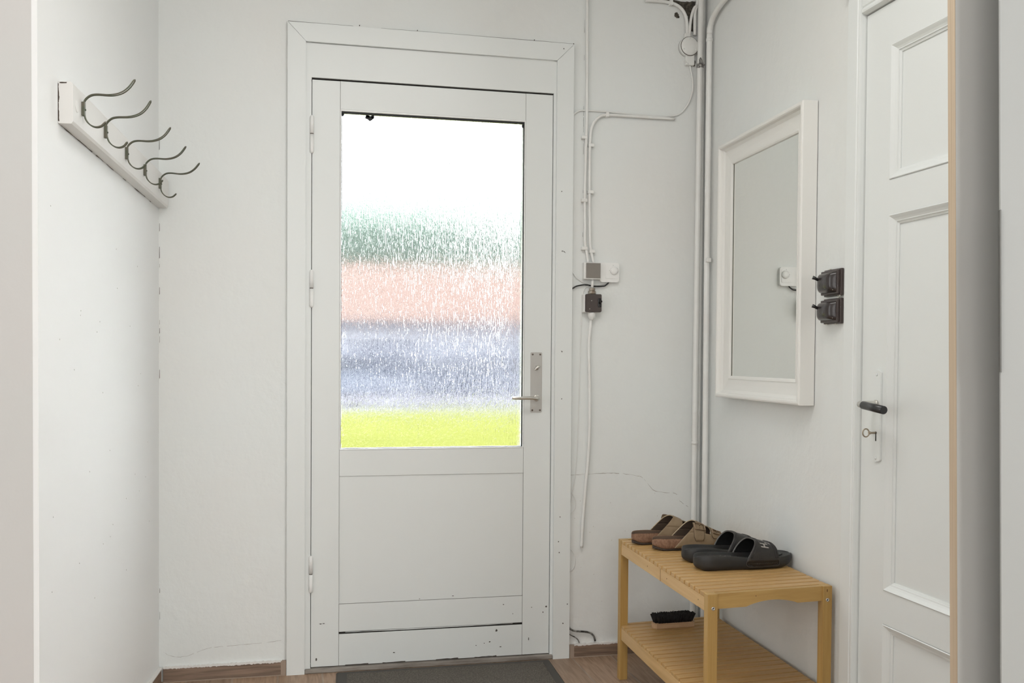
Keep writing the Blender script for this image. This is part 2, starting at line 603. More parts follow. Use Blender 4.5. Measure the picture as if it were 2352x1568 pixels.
prism(bm, jag([(1.495, 2.196), (1.516, 2.20), (1.515, 2.186), (1.496, 2.187)], rnd, 3, .004), 'Y', -.0012, -.0002)
prism(bm, jag([(1.488, 2.43), (1.50, 2.436), (1.503, 2.41), (1.495, 2.39), (1.49, 2.405)], rnd, 3, .004), 'Y', -.0012, -.0002)
new_obj('plaster_hole', bm, mat('bare_dark_lath', (.035, .03, .022), .9, mottle=(.16, .14, .11), mscale=90, mfac=.6), back)
bm = bmesh.new()
for k in range(16):
    x = 1.03 + .42 * rnd.random(); z = .1 + .5 * rnd.random()
    prism(bm, [(x + a, z + b) for a, b in blob(6, .0013, .0018, rnd)], 'Y', -.0007, 0)
new_obj('plaster_pits', bm, mat('shadowed_pit', (.55, .51, .47), .8), back)
bm = bmesh.new()
for k in range(30):
    u = .1 + 1.0 * rnd.random(); z = .4 + 1.1 * rnd.random()
    prism(bm, [(u + a, z + b) for a, b in blob(6, .001, .002, rnd)], 'Y', 0, .0007, f=WL.f)
new_obj('plaster_pits', bm, mat('shallow_pit', (.5, .48, .45), .8), left)

# ------------------------------------------------------------ front door: casing, frame, leaf
cas = empty('trim_1', (.5, -.01, 0)); struct(cas)
bm = bmesh.new()
yc0, yc1 = -.018, .0
prism(bm, [(-.001, .0), (.060, .0), (.060, 2.170), (-.001, 2.232)], 'Y', yc0, yc1)
new_obj('side_casing', bm, PAINT, cas)
bm = bmesh.new()
prism(bm, [(.947, .0), (1.009, .0), (1.009, 2.230), (.947, 2.168)], 'Y', yc0, yc1)
new_obj('side_casing', bm, PAINT, cas)
bm = bmesh.new()
prism(bm, [(.0605, 2.1708), (.9465, 2.1688), (1.0085, 2.2308), (-.0005, 2.2328)], 'Y', yc0, yc1)
new_obj('head_casing', bm, PAINT, cas)
bm = bmesh.new()
ribbon(bm, [(.0, 2.2335), (.5, 2.2335), (1.008, 2.2315)], .0014, -.0185, rnd, .001)
for x, z in ((.44, 2.236), (.24, 2.237), (.86, 2.234), (.97, 2.212), (.966, 1.70), (.97, 1.485), (.972, .95), (.97, .52), (.965, .43), (.968, .39), (1.0, .2), (.984, .13), (1.006, 2.232)):
    prism(bm, [(x + a, z + b) for a, b in blob(6, .0022, .003, rnd)], 'Y', -.0186, -.018)
for pts in ([(.972, 1.487), (.978, 1.484), (.983, 1.478), (.976, 1.482)], [(.968, 1.125), (.974, 1.123), (.972, 1.118)]):
    prism(bm, pts, 'Y', -.0187, -.018)
new_obj('chipped_paint', bm, CHIP, cas)

fr = empty('door_1', (.5, .02, 0)); struct(fr)
bm = bmesh.new()
yf0, yf1 = -.006, .09
box(bm, .0602, .0795, yf0, yf1, .0, 2.17)
box(bm, .9375, .9468, yf0, yf1, .0, 2.168)
box(bm, .0795, .9375, yf0, yf1, 2.053, 2.1690)
box(bm, .0302, .0602, .0, .09, .0, 2.19)
box(bm, .9468, .985, .0, .09, .0, 2.19)
box(bm, .0602, .9468, .0, .09, 2.169, 2.19)
# rebate stop behind the leaf
box(bm, .0795, .0945, .046, .09, .0, 2.053)
box(bm, .9225, .9375, .046, .09, .0, 2.053)
box(bm, .0945, .9225, .046, .09, 2.035, 2.053)
new_obj('door_frame', bm, PAINT, fr)
bm = bmesh.new()
box(bm, .0795, .9375, .0455, .0459, .02, 2.053)
box(bm, .0795, .9375, .0, .0459, 2.0522, 2.0529)
# (dark rebate faces seen through the gaps; the glass opening is cut below)
bm.free()
bm = bmesh.new()
box(bm, .0796, .0945, .0452, .0459, .02, 2.05)
box(bm, .9225, .9374, .0452, .0459, .02, 2.05)
box(bm, .0945, .9225, .0452, .0459, 2.035, 2.05)
box(bm, .0796, .9374, .002, .045, 2.0500, 2.0528)
new_obj('shadow_gap', bm, DARK, fr)

LY = .0           # face of the leaf
bv = .0012
def part(name, x0, x1, z0, z1, y0=LY, y1=.045, par=None, m_=PAINT, b=bv):
    q = bmesh.new()
    box(q, x0, x1, y0, y1, z0, z1, b)
    return new_obj(name, q, m_, par if par else fr)
part('stile', .0815, .1768, .018, 2.0472)
part('stile', .8356, .9358, .018, 2.0478)
part('top_rail', .1772, .8352, 1.9515, 2.0476)
part('middle_rail', .1772, .8352, .681, .7725)
part('bottom_rail', .1772, .8352, .1365, .234)
part('kickboard', .1772, .8352, .018, .1285)
part('panel', .1772, .8352, .2345, .6805, LY + .0035, .04, b=.0005)
bm = bmesh.new()
box(bm, .1772, .8352, .003, .04, .1285, .1365)
new_obj('weather_slot', bm, DARK, fr)
bm = bmesh.new()
prism(bm, jag([(.20, .1335), (.45, .1325), (.8, .1345), (.8, .1355), (.45, .1355), (.2, .1345)], rnd, 8, .0012), 'Y', .0015, .004)
new_obj('slot_lip', bm, PAINT, fr)
# glazing bead
bm = bmesh.new()
for x0, x1, z0, z1 in ((.1772, .1808, .7727, 1.9513), (.8316, .8352, .7727, 1.9513), (.1808, .8316, .7727, .7765), (.1808, .8316, 1.9455, 1.9513)):
    box(bm, x0, x1, -.0015, .016, z0, z1, .0012)
new_obj('glazing_bead', bm, mat('bright_bead_paint', (.86, .87, .86), .3), fr)
bm = bmesh.new()
for x0, x1, z0, z1 in ((.1809, .1825, .7766, 1.9454), (.8296, .8315, .7766, 1.9454), (.1825, .8296, .7766, .7778), (.1825, .8296, 1.9405, 1.9454)):
    box(bm, x0, x1, .006, .017, z0, z1)
for cx, cz, n_, a_, b_ in ((.279, 1.930, 12, .016, .010), (.272, 1.936, 8, .008, .006), (.289, 1.936, 8, .007, .008), (.186, 1.938, 7, .006, .009), (.828, 1.934, 6, .004, .008)):
    prism(bm, [(cx + a, cz + b) for a, b in blob(n_, a_, b_, rnd)], 'Y', .0155, .0168)
new_obj('black_putty', bm, mat('black_putty', (.03, .032, .035), .8), fr)
bm = bmesh.new()
box(bm, .1775, .8349, .0170, .0210, .7730, 1.951)
new_obj('patterned_glass', bm, GLASS, fr)
bm = bmesh.new()
for x0, x1, z0, z1 in ((.1772, .1810, .7727, 1.9513), (.8314, .8352, .7727, 1.9513), (.1810, .8314, .7727, .7765), (.1810, .8314, 1.9455, 1.9513)):
    box(bm, x0, x1, .0215, .045, z0, z1)
new_obj('outer_bead', bm, PAINT, fr)

bm = bmesh.new()
for x, z, a_, b_ in ((.115, .168, .006, .0018), (.125, .169, .005, .0015), (.10, .045, .003, .006), (.37, .053, .004, .0022), (.58, .245, .004, .0015), (.765, .205, .003, .002), (.80, .17, .0018, .0018),
                     (.715, .072, .0035, .003), (.755, .052, .005, .002), (.665, .062, .002, .002), (.695, .068, .002, .002), (.925, .19, .0035, .004), (.87, .19, .002, .002), (.913, .17, .002, .003), (.86, .075, .0018, .006), (.74, .112, .005, .006), (.46, .24, .002, .0012)):
    prism(bm, [(x + a, z + b) for a, b in blob(7, a_, b_, rnd)], 'Y', -.0006, 0.0002)
for x0 in (.2, .33, .52, .66):
    prism(bm, jag([(x0, .0182), (x0 + .08, .0182), (x0 + .08, .0215), (x0, .0200)], rnd, 6, .0016), 'Y', -.0006, .0002)
new_obj('chipped_paint', bm, CHIP, fr)
bm = bmesh.new()
box(bm, .1765, .1775, -.0002, .002, .018, .235)
box(bm, .8350, .8358, -.0002, .002, .018, .24)
box(bm, .1768, .1772, -.0001, .002, .24, 2.047)
box(bm, .8352, .8356, -.0001, .002, .24, 2.047)
box(bm, .1772, .8352, -.0001, .003, .2340, .2346)
new_obj('joint_line', bm, mat('joint_shadow', (.22, .20, .18), .8), fr)

def hinge(z0, z1):
    x = .0805
    zm = z0 + (z1 - z0) * .51
    bm = bmesh.new()
    r = .0072
    lathe(bm, [(0, 0), (.004, .0012), (r, .006), (r, zm - z0 - .0015)], (x, -.008, z0), (0, 0, 1), 20)
    lathe(bm, [(r, zm - z0 + .0015), (r, z1 - z0 - .006), (.004, z1 - z0 - .0012), (0, z1 - z0)], (x, -.008, z0), (0, 0, 1), 20)
    h = new_obj('hinge', bm, WHITE_PL, fr)
    b2 = bmesh.new()
    lathe(b2, [(.0058, -.0018), (.0058, .0018)], (x, -.008, zm), (0, 0, 1), 16)
    new_obj('washer', b2, DSCREW, h)
for z0, z1 in ((1.793, 1.924), (1.265, 1.396), (.279, .409)):
    hinge(z0, z1)

# lever handle with its plate
bm = bmesh.new()
prism(bm, rrect(.043, .218, .004, 4, .8805, 1.0095), 'Y', -.003, 0)
bmesh.ops.bevel(bm, geom=[e for e in bm.edges if all(v.co.y < -.0029 for v in e.verts)], offset=.0008, segments=2, affect='EDGES')
plate = new_obj('handle_plate', bm, ALU, fr)
for dx, dz in ((-.014, .101), (.014, .101), (-.014, -.101), (.014, -.101)):
    bm = bmesh.new()
    lathe(bm, [(0, -.0012), (.0022, -.001), (.0034, 0), (.0034, .001)], (.8805 + dx, -.0034, 1.0095 + dz), (0, 1, 0), 14)
    new_obj('screw', bm, DSCREW, plate)
bm = bmesh.new()
lathe(bm, [(.0115, 0), (.0115, .003), (.0105, .004), (.0085, .0045)], (.8815, -.003, .953), (0, -1, 0), 24)
new_obj('collar', bm, NICKEL, plate)
bm = bmesh.new()
tube(bm, [(.882, -.004, .953), (.882, -.03, .953), (.879, -.042, .953), (.868, -.049, .953), (.845, -.050, .954), (.80, -.049, .954), (.782, -.047, .955)], .007, 16, rr=lambda t: .0078 - .0026 * t, smooth=5)
new_obj('lever', bm, NICKEL, plate)
bm = bmesh.new()
lathe(bm, [(.008, 0), (.008, .003), (.0045, .0045), (.0045, .010)], (.8815, -.003, 1.062), (0, -1, 0), 20)
tube(bm, [(.8905, -.014, 1.067), (.8855, -.0155, 1.066), (.8785, -.0155, 1.061), (.8725, -.014, 1.0545)], .004, 10, rr=lambda t: .003 + .0022 * math.sin(math.pi * min(1, t * 1.1)), smooth=4)
new_obj('thumb_turn', bm, NICKEL, plate)

# threshold
bm = bmesh.new()
box(bm, .0605, .9465, -.016, .12, .0, .0155, .003)
th = struct(new_obj('trim_threshold', bm, mat('worn_stone_threshold', (.20, .175, .15), .7, mottle=(.42, .39, .35), mscale=9, bump=.4, bscale=40, stretch=(1, 6, 6), mfac=.6)))

# ------------------------------------------------------------ inner door on the right
d2 = empty('door_2', (XD, -1.5, 0)); struct(d2)
YL0, YL1 = -1.152, -1.93     # leaf, hinge side towards the camera
def rbox(bm, y0, y1, z0, z1, x0, x1, b=0.):
    box(bm, min(x0, x1), max(x0, x1), min(y0, y1), max(y0, y1), z0, z1, b)
bm = bmesh.new()
st = -1.262
panels = [(1.553, 1.890), (.516, 1.464), (.10, .430)]
rbox(bm, YL0, st, .008, 1.996, XD, XD + .04)
rbox(bm, -1.82, YL1, .008, 1.996, XD, XD + .04)
zz = [1.996, 1.890, 1.553, 1.464, .516, .430, .10, .008]
for a, b in ((1.890, 1.996), (1.464, 1.553), (.430, .516), (.008, .10)):
    rbox(bm, st, -1.82, a, b, XD, XD + .04)
leaf2 = new_obj('door_leaf', bm, PAINT, d2)
for z0, z1 in panels:
    bm = bmesh.new()
    rbox(bm, st, -1.82, z0, z1, XD + .014, XD + .03)
    new_obj('panel', bm, PAINT, d2)
    bm = bmesh.new()
    # ogee moulding: nested rings going down into the panel
    prof = [(0, -.0015), (.0025, -.003), (.006, -.001), (.012, .003), (.018, .006), (.021, .0065), (.022, .009), (.028, .011), (.028, .0145)]
    rings = []
    for d, x in prof:
        dv = d * .85
        rings.append([bm.verts.new(Vector((XD + x, yy, z))) for yy, z in ((st - d, z0 + dv), (st - d, z1 - dv), (-1.82 + d, z1 - dv), (-1.82 + d, z0 + dv))])
    for a, b in zip(rings, rings[1:]):
        for k in range(4):
            bm.faces.new((a[k], a[(k + 1) % 4], b[(k + 1) % 4], b[k]))
    new_obj('panel_moulding', bm, PAINT, d2)
# casing with bead
tr2 = empty('trim_2', (XD, -1.1, 0)); struct(tr2)
def casing_profile():
    return [(-1.081, XD + .02), (-1.081, XD - .012), (-1.084, XD - .015), (-1.128, XD - .015), (-1.131, XD - .0125), (-1.134, XD - .0135), (-1.137, XD - .0165), (-1.141, XD - .0175), (-1.145, XD - .0165), (-1.147, XD - .012), (-1.149, XD - .004), (-1.1505, XD + .02)]
bm = bmesh.new()
prism(bm, [(x, y) for y, x in casing_profile()], 'Z', .0, 2.10)
new_obj('side_casing', bm, PAINT, tr2)
bm = bmesh.new()
prism(bm, [(x, -3.082 - .008 - y + .0) for y, x in casing_profile()], 'Z', .0, 2.10)
new_obj('side_casing', bm, PAINT, tr2)
bm = bmesh.new()
prism(bm, [(x, 2.10 - (-1.081 - y)) for y, x in casing_profile()], 'Y', -1.95, -1.14) if False else None
pr_ = [(x, 1.998 + (y + 1.1505)) for y, x in casing_profile()]
t_ = bmesh.new()
A = [t_.verts.new(Vector((x, -1.151, z))) for x, z in pr_]
B = [t_.verts.new(Vector((x, -1.94, z))) for x, z in pr_]
for i in range(len(A)):
    t_.faces.new((A[i], A[(i + 1) % len(A)], B[(i + 1) % len(A)], B[i]))
t_.faces.new(A); t_.faces.new(B[::-1])
merge(bm, t_)
box(bm, XD - .03, XD + .02, -2.03, -1.075, 2.066, 2.10, .004)
new_obj('head_casing', bm, PAINT, tr2)
# plate, lever, keyhole
bm = bmesh.new()
pts = []
yc = -1.226; hw = .0195; ztop, zbot = 1.075, .838
for k in range(9):
    a = math.pi * k / 8
    pts.append((yc + hw * math.cos(a), ztop - .008 + .008 * math.sin(a)))
for k in range(9):
    a = math.pi + math.pi * k / 8
    pts.append((yc + hw * math.cos(a), zbot + .008 + .008 * math.sin(a)))
prism(bm, pts, 'X', XD - .005, XD)
bmesh.ops.bevel(bm, geom=[e for e in bm.edges if all(v.co.x < XD - .0049 for v in e.verts)], offset=.0014, segments=3, affect='EDGES')
pl2 = new_obj('handle_plate', bm, PAINT, d2)
for z in (1.062, .848):
    bm = bmesh.new()
    lathe(bm, [(0, .0016), (.003, .0012), (.0042, 0)], (XD - .005, yc, z), (-1, 0, 0), 14)
    new_obj('screw', bm, PAINT, pl2)
bm = bmesh.new()
lathe(bm, [(.0095, 0), (.0095, .004), (.0075, .006), (.006, .006)], (XD - .005, yc, .988), (-1, 0, 0), 24)
tube(bm, [(XD - .008, yc, .988), (XD - .03, yc + .0, .988), (XD - .046, yc - .001, .987), (XD - .055, yc - .006, .9865), (XD - .058, yc - .026, .986)], .0068, 16, smooth=5, rr=lambda t: .0062 + .003 * t)
sh = new_obj('lever_neck', bm, NICKEL, pl2)
bm = bmesh.new()
tube(bm, [(XD - .058, yc - .024, .9855), (XD - .060, yc - .118, .9775)], .0102, 24)
bmesh.ops.bevel(bm, geom=[e for e in bm.edges if len(e.link_faces) == 2 and max(len(f.verts) for f in e.link_faces) > 5], offset=.001, segments=2, affect='EDGES')
new_obj('lever_grip', bm, mat('ebony_grip', (.03, .03, .032), .3), pl2)
bm = bmesh.new()
prism(bm, [(yc + .0035 * math.cos(a), .913 + .0035 * math.sin(a)) for a in [math.radians(q) for q in range(-60, 241, 30)]] + [(yc - .0025, .892), (yc + .0025, .892)], 'X', XD - .0054, XD - .0046)
new_obj('keyhole', bm, DARK, pl2)
# key in the lock
key = empty('key', (XD - .006, yc, .913))
tag(key, 'old metal key with oval bow in the lock of the white panelled door', 'key')
bm = bmesh.new()
tube(bm, [(XD - .001, yc, .913), (XD - .026, yc, .9132)], .0027, 14)
lathe(bm, [(.0027, 0), (.004, .001), (.004, .003), (.0027, .004)], (XD - .020, yc, .913), (-1, 0, 0), 14)
new_obj('shank', bm, BRASSK, key)
bm = bmesh.new()
ring = [(XD - .0335 + .0080 * math.cos(a), yc - .0015 * math.cos(a), .9132 + .0102 * math.sin(a)) for a in [2 * math.pi * k / 28 for k in range(29)]]
tube(bm, ring, .0018, 10, caps=False)
new_obj('bow', bm, BRASSK, key)

# ------------------------------------------------------------ coat rack on the left wall
SL = -.0435      # the board drops a little towards the corner
rack = empty('coat_rack', WL(.55, .017, 1.60)); 
tag(rack, 'white painted coat rack board with five green wire hooks on the left wall', 'coat rack')
def rz(u):
    return 1.590 + .041 * (u - .09) / .94
bm = bmesh.new()
t = bmesh.new()
prism(t, [(.0, 0), (.029, .0), (.033, .006), (.033, .090), (.029, .096), (.0, .096)], 'X', .012, 1.034)
merge(bm, t, lambda c: WL(c.x, .0005 + c.y, rz(c.x) + c.z))
new_obj('board', bm, PAINT_W, rack)
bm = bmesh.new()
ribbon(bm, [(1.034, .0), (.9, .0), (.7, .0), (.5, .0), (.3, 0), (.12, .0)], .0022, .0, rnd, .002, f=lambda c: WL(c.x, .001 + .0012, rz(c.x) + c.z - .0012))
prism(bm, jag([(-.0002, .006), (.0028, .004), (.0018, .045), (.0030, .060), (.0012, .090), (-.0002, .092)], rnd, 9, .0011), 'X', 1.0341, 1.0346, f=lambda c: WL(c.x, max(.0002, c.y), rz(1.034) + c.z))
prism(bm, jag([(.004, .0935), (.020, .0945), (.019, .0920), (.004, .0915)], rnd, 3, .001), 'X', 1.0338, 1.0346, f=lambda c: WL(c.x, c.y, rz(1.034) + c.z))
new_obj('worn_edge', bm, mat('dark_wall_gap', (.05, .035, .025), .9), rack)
for u in (1.005, .30):
    bm = bmesh.new()
    lathe(bm, [(.014, .0), (.014, .0006), (.0125, .0012), (.0, .0012)], WL(u, .0335, rz(u) + .048), tuple(WL.n), 24)
    new_obj('filled_screw_hole', bm, PAINT_W, rack)

def hook_wires(bm, pts, spread, u, r=.0017):
    """two wires side by side that join at the tip"""
    P = spline([(0, p[0], p[1]) for p in pts], 6)
    n = len(P)
    for s in (-1, 1):
        Q = []
        for i, p in enumerate(P):
            t = i / (n - 1)
            w = spread * (.35 + .65 * math.sin(math.pi * min(1, t ** .8))) if t < 1 else 0
            w = spread * min(1, .4 + t) * (1 if t < .93 else math.sqrt(max(0, 1 - ((t - .93) / .07) ** 2)))
            Q.append(WL(u + s * w, p.y, p.z))
        tube(bm, Q, r, 8)

def hook(u, z, tilt=0.):
    root = empty('hook', WL(u, .035, z))
    root.parent = rack
    root.matrix_parent_inverse = rack.matrix_world.inverted()
    bm = bmesh.new()
    t = bmesh.new()
    prism(t, [(-.0055, -.0165), (.0055, -.0165), (.0050, .0165), (-.0050, .0165)], 'Y', .0, .0075)
    bmesh.ops.bevel(t, geom=t.edges[:], offset=.0008, segments=1, affect='EDGES')
    merge(bm, t, lambda c: WL(u + c.x, .0335 + c.y, z + c.z))
    new_obj('hook_plate', bm, GREEN, root)
    bm = bmesh.new()
    lathe(bm, [(0, .0025), (.0022, .002), (.003, 0)], WL(u, .0410, z - .002), tuple(WL.n), 10)
    new_obj('screw', bm, GREEN, root)
    ca, sa = math.cos(tilt), math.sin(tilt)
    def rot(p):
        a, b = p[0] - .037, p[1]
        return (.037 + a * ca - b * sa, z + a * sa + b * ca)
    up_ = [(.0385, .008), (.041, .020), (.053, .031), (.069, .0345), (.100, .0335), (.124, .039), (.142, .052), (.1565, .0715)]
    dn_ = [(.0385, -.010), (.042, -.025), (.0515, -.037), (.064, -.0425), (.077, -.0400), (.0875, -.030)]
    bm = bmesh.new()
    hook_wires(bm, [rot(p) for p in up_], .0062, u, .0016)
    new_obj('upper_prong', bm, GREEN, root)
    bm = bmesh.new()
    hook_wires(bm, [rot(p) for p in dn_], .0048, u, .0016)
    new_obj('lower_prong', bm, GREEN, root)
for u, z, tl in ((.967, 1.681, .02), (.775, 1.670, .10), (.565, 1.657, .03), (.352, 1.650, .02), (.150, 1.645, -.03)):
    hook(u, z, tl)

# ------------------------------------------------------------ mirror
MU0, MU1, MZ0, MZ1 = .262, .905, .967, 1.839
mir = empty('mirror', WR(.58, 0, 1.4))
tag(mir, 'tall rectangular mirror in a moulded white frame on the right wall above the bench', 'mirror')
bm = bmesh.new()
prof = [(0, .002), (0, .046), (.0015, .049), (.006, .0505), (.011, .050), (.0145, .047), (.016, .042), (.017, .036), (.026, .030), (.045, .0275), (.064, .026), (.0645, .028), (.070, .027), (.0745, .0245), (.0745, .018)]
rings = []
for d, n_ in prof:
    rings.append([bm.verts.new(WR(u, n_, z)) for u, z in ((MU0 + d, MZ0 + d), (MU0 + d, MZ1 - d), (MU1 - d, MZ1 - d), (MU1 - d, MZ0 + d))])
for a, b in zip(rings, rings[1:]):
    for k in range(4):
        bm.faces.new((a[k], a[(k + 1) % 4], b[(k + 1) % 4], b[k]))
new_obj('mirror_frame', bm, MIRROR_FR, mir)
bm = bmesh.new()
box(bm, MU0 + .07, MU1 - .07, .014, .0195, MZ0 + .07, MZ1 - .07, f=WR.f)
new_obj('mirror_glass', bm, MIRR, mir)
bm = bmesh.new()
for a in ((MU0 + .0748, MU0 + .0775, MZ0 + .0748, MZ1 - .0748),):
    box(bm, a[0], a[1], .0197, .0205, a[2], a[3], f=WR.f)
new_obj('mirror_edge', bm, mat('olive_mirror_edge', (.09, .09, .06), .4), mir)
bm = bmesh.new()
box(bm, MU0 + .01, MU1 - .004, .0005, .003, MZ0 + .006, MZ1 - .006, f=WR.f)
new_obj('backing_board', bm, CHIP, mir)

# ------------------------------------------------------------ bakelite switches beside the inner door
def old_switch(zc, h, label, col):
    sw = empty('light_switch', WR(1.01, 0, zc))
    tag(sw, label, 'light switch', 'old surface mounted switches by the inner door')
    u0, u1 = .966, 1.066
    bm = bmesh.new()
    box(bm, u0 + .004, u1, .0005, .010, zc - h / 2, zc + h / 2, .002, f=WR.f)
    box(bm, u0 + .001, u1 - .004, .010, .018, zc - h / 2 + .004, zc + h / 2 - .004, .002, f=WR.f)
    new_obj('switch_base', bm, BAKE2, sw)
    # domed cover
    bm = bmesh.new()
    nu, nz = 14, 14
    g = []
    for i in range(nu + 1):
        row = []
        for j in range(nz + 1):
            a, b = i / nu * 2 - 1, j / nz * 2 - 1
            hgt = .018 + .020 * ((1 - abs(a) ** 5) * (1 - abs(b) ** 5)) ** .5 + .004 * math.cos(a * 1.5) * math.cos(b * 1.5)
            row.append(bm.verts.new(WR((u0 + u1) / 2 - .002 + a * (.042), hgt, zc + b * (h / 2 - .009))))
        g.append(row)
    for i in range(nu):
        for j in range(nz):
            bm.faces.new((g[i][j], g[i + 1][j], g[i + 1][j + 1], g[i][j + 1])).smooth = True
    new_obj('switch_cover', bm, col, sw)
    bm = bmesh.new()
    box(bm, u0 + .020, u0 + .034, .030, .0375, zc - h / 2 + .018, zc + h / 2 - .018, .002, f=WR.f)
    new_obj('toggle_slot', bm, BLACK, sw)
    bm = bmesh.new()
    tube(bm, [WR(u0 + .027, .034, zc + .006), WR(u0 + .024, .046, zc + .013), WR(u0 + .022, .053, zc + .016)], .004, 12, rr=lambda t: .0032 + .0022 * t)
    new_obj('toggle', bm, BLACK, sw)
    bm = bmesh.new()
    lathe(bm, [(0, .002), (.002, .0015), (.003, 0)], WR(u1 - .016, .0255, zc - h / 2 + .016), tuple(WR.n), 10)
    new_obj('screw', bm, NICKEL, sw)
    for k in range(3):
        bm = bmesh.new()
        uu = u0 + .02 + .075 * rnd.random()
        zz_ = zc + (h / 2 + .001 if k % 2 else -h / 2 - .001)
        prism(bm, [(uu + a, zz_ + b) for a, b in blob(7, .009, .0016, rnd)], 'Y', .009, .0108, f=WR.f)
        new_obj('paint_smear', bm, mat('old_paint_smear', (.62, .60, .52), .6), sw)
old_switch(1.3115, .074, 'black bakelite toggle switch, upper of the pair between mirror and panelled door', BAKE)
old_switch(1.2330, .070, 'black bakelite toggle switch, lower of the pair, with worn painted edge', BAKE)

# ------------------------------------------------------------ conduits, cables, boxes on the door wall
def cable(name, pts, r, m_, label, cat, clips=(), y=-.012, smooth=6, seg=12, group=None, clipsize=(.009, .012)):
    root = empty(name, (pts[0][0], y, pts[0][1]) if len(pts[0]) == 2 else pts[0])
    tag(root, label, cat, group)
    bm = bmesh.new()
    P = [(p[0], y, p[1]) if len(p) == 2 else p for p in pts]
    tube(bm, P, r, seg, smooth=smooth)
    new_obj('run', bm, m_, root)
    for cx, cz, hv in clips:
        bm = bmesh.new()
        a, b = clipsize
        if hv == 'v':
            box(bm, cx - r - a, cx + r + .002, y - r - .0015, 0, cz - b / 2, cz + b / 2, .002)
        elif hv == 'w':
            box(bm, cx - r - .002, cx + r + a, y - r - .0015, 0, cz - b / 2, cz + b / 2, .002)
        else:
            box(bm, cx - b / 2, cx + b / 2, y - r - .0015, 0, cz - r - .002, cz + r + a * .6, .002)
        new_obj('clip', bm, m_, root)
    return root
cable('conduit', [(1.058, 2.60), (1.058, 2.395), (1.060, 2.003), (1.059, 1.925), (1.055, 1.688), (1.057, 1.578), (1.057, 1.520), (1.0625, 1.491), (1.070, 1.447)], .0052, PIPE,
      'white painted conduit running straight down from the top to the small grey box', 'conduit', ((1.055, 1.90, 'v'), (1.056, 1.672, 'v'), (1.059, 1.498, 'v')))
cable('conduit', [(1.40, 1.987), (1.23, 1.987), (1.138, 1.986), (1.105, 1.975), (1.081, 1.942), (1.073, 1.878), (1.073, 1.689), (1.076, 1.540), (1.079, 1.499), (1.090, 1.447)], .0052, PIPE,
      'white painted conduit bending from horizontal down to the small grey box', 'conduit', ((1.138, 1.986, 'h'), (1.074, 1.873, 'w'), (1.0735, 1.703, 'w'), (1.081, 1.488, 'w')))
cable('cable', [(1.006, 1.978), (1.034, 1.997), (1.063, 1.999), (1.146, 1.999), (1.281, 1.995), (1.400, 2.000), (1.448, 2.037), (1.471, 2.093), (1.471, 2.141), (1.460, 2.189)], .0030, PIPE,
      'thin white cable looping from the front door casing up to the round junction box', 'cable', (), y=-.0055)
cable('conduit', [(1.279, 2.413), (1.361, 2.414), (1.412, 2.401), (1.440, 2.364), (1.446, 2.300)], .0060, PIPE,
      'white conduit curving in from the left to the top of the round junction box', 'conduit', ((1.38, 2.411, 'h'),))
cable('conduit', [(1.500, 2.60), (1.497, 2.44), (1.470, 2.398), (1.458, 2.357), (1.453, 2.300)], .0052, PIPE,
      'white conduit dropping with a bend into the round junction box', 'conduit', y=-.015)
cable('conduit', [(1.487, 2.60), (1.486, 2.432), (1.475, 2.382), (1.475, 2.300)], .0062, PIPE,
      'short white conduit between the round junction box and the heating pipe', 'conduit', y=-.013)

# round junction box
jb = empty('junction_box', (1.451, -.0, 2.255))
tag(jb, 'round white painted junction box in the top right corner behind the pipe', 'junction box')
bm = bmesh.new()
lathe(bm, [(.036, 0), (.036, .020), (.034, .023)], (1.451, -.0005, 2.2555), (0, -1, 0), 40)
box(bm, 1.434, 1.456, -.020, -.0005, 2.287, 2.305, .002)
box(bm, 1.440, 1.474, -.018, -.0005, 2.188, 2.226, .003)
new_obj('box_body', bm, PIPE, jb)
bm = bmesh.new()
lathe(bm, [(.0335, 0), (.0335, .002), (.032, .0035), (.014, .0055), (0, .006)], (1.451, -.0238, 2.2555), (0, -1, 0), 40)
lid = new_obj('lid', bm, PIPE, jb, True)
for a in (95, 210, 330):
    bm = bmesh.new()
    lathe(bm, [(0, .002), (.0022, .0015), (.003, 0)], (1.451 + .0265 * math.cos(math.radians(a)), -.0277, 2.2555 + .0265 * math.sin(math.radians(a))), (0, -1, 0), 12)
    new_obj('screw', bm, PAINT, lid)
bm = bmesh.new()
lathe(bm, [(.0353, 0), (.0353, .0012)], (1.451, -.0228, 2.2555), (0, -1, 0), 40)
new_obj('seam', bm, CHIP, jb)
for x, z in ((1.446, 2.192), (1.437, 2.198)):
    bm = bmesh.new()
    lathe(bm, [(0, .003), (.003, .002), (.004, 0)], (x, -.018, z), (0, -1, 0), 10)
    new_obj('gland_screw', bm, PIPE, jb)

# heating pipes in the corner
def pipe(name, pts, r, label, clamps=()):
    root = empty(name, pts[-1])
    tag(root, label, 'pipe', 'vertical heating pipes in the corner')
    bm = bmesh.new()
    tube(bm, pts, r, 20, smooth=6 if len(pts) > 2 else 0)
    new_obj('run', bm, PIPE, root)
    for c in clamps:
        bm = bmesh.new()
        lathe(bm, [(r, -.006), (r + .002, -.005), (r + .002, .005), (r, .006)], c, (0, 0, 1), 20)
        new_obj('clamp', bm, PIPE, root)
    return root
p1 = pipe('heating_pipe', [(1.492, -.030, 2.61), (1.490, -.030, 2.20), (1.4865, -.030, 1.2), (1.484, -.030, .012)], .0105, 'white painted vertical pipe on the door wall side of the corner, thicker of the pair', ((1.4857, -.030, .785),))
bm = bmesh.new()
box(bm, 1.484, 1.4975, -.020, -.0005, .776, .790, .003)
new_obj('clamp_arm', bm, PIPE, p1)
p2 = pipe('heating_pipe', [(1.508, -.0105, 2.61), (1.5075, -.0105, 1.5), (1.507, -.0105, .012)], .0075, 'slim white painted vertical pipe tucked deepest into the corner')
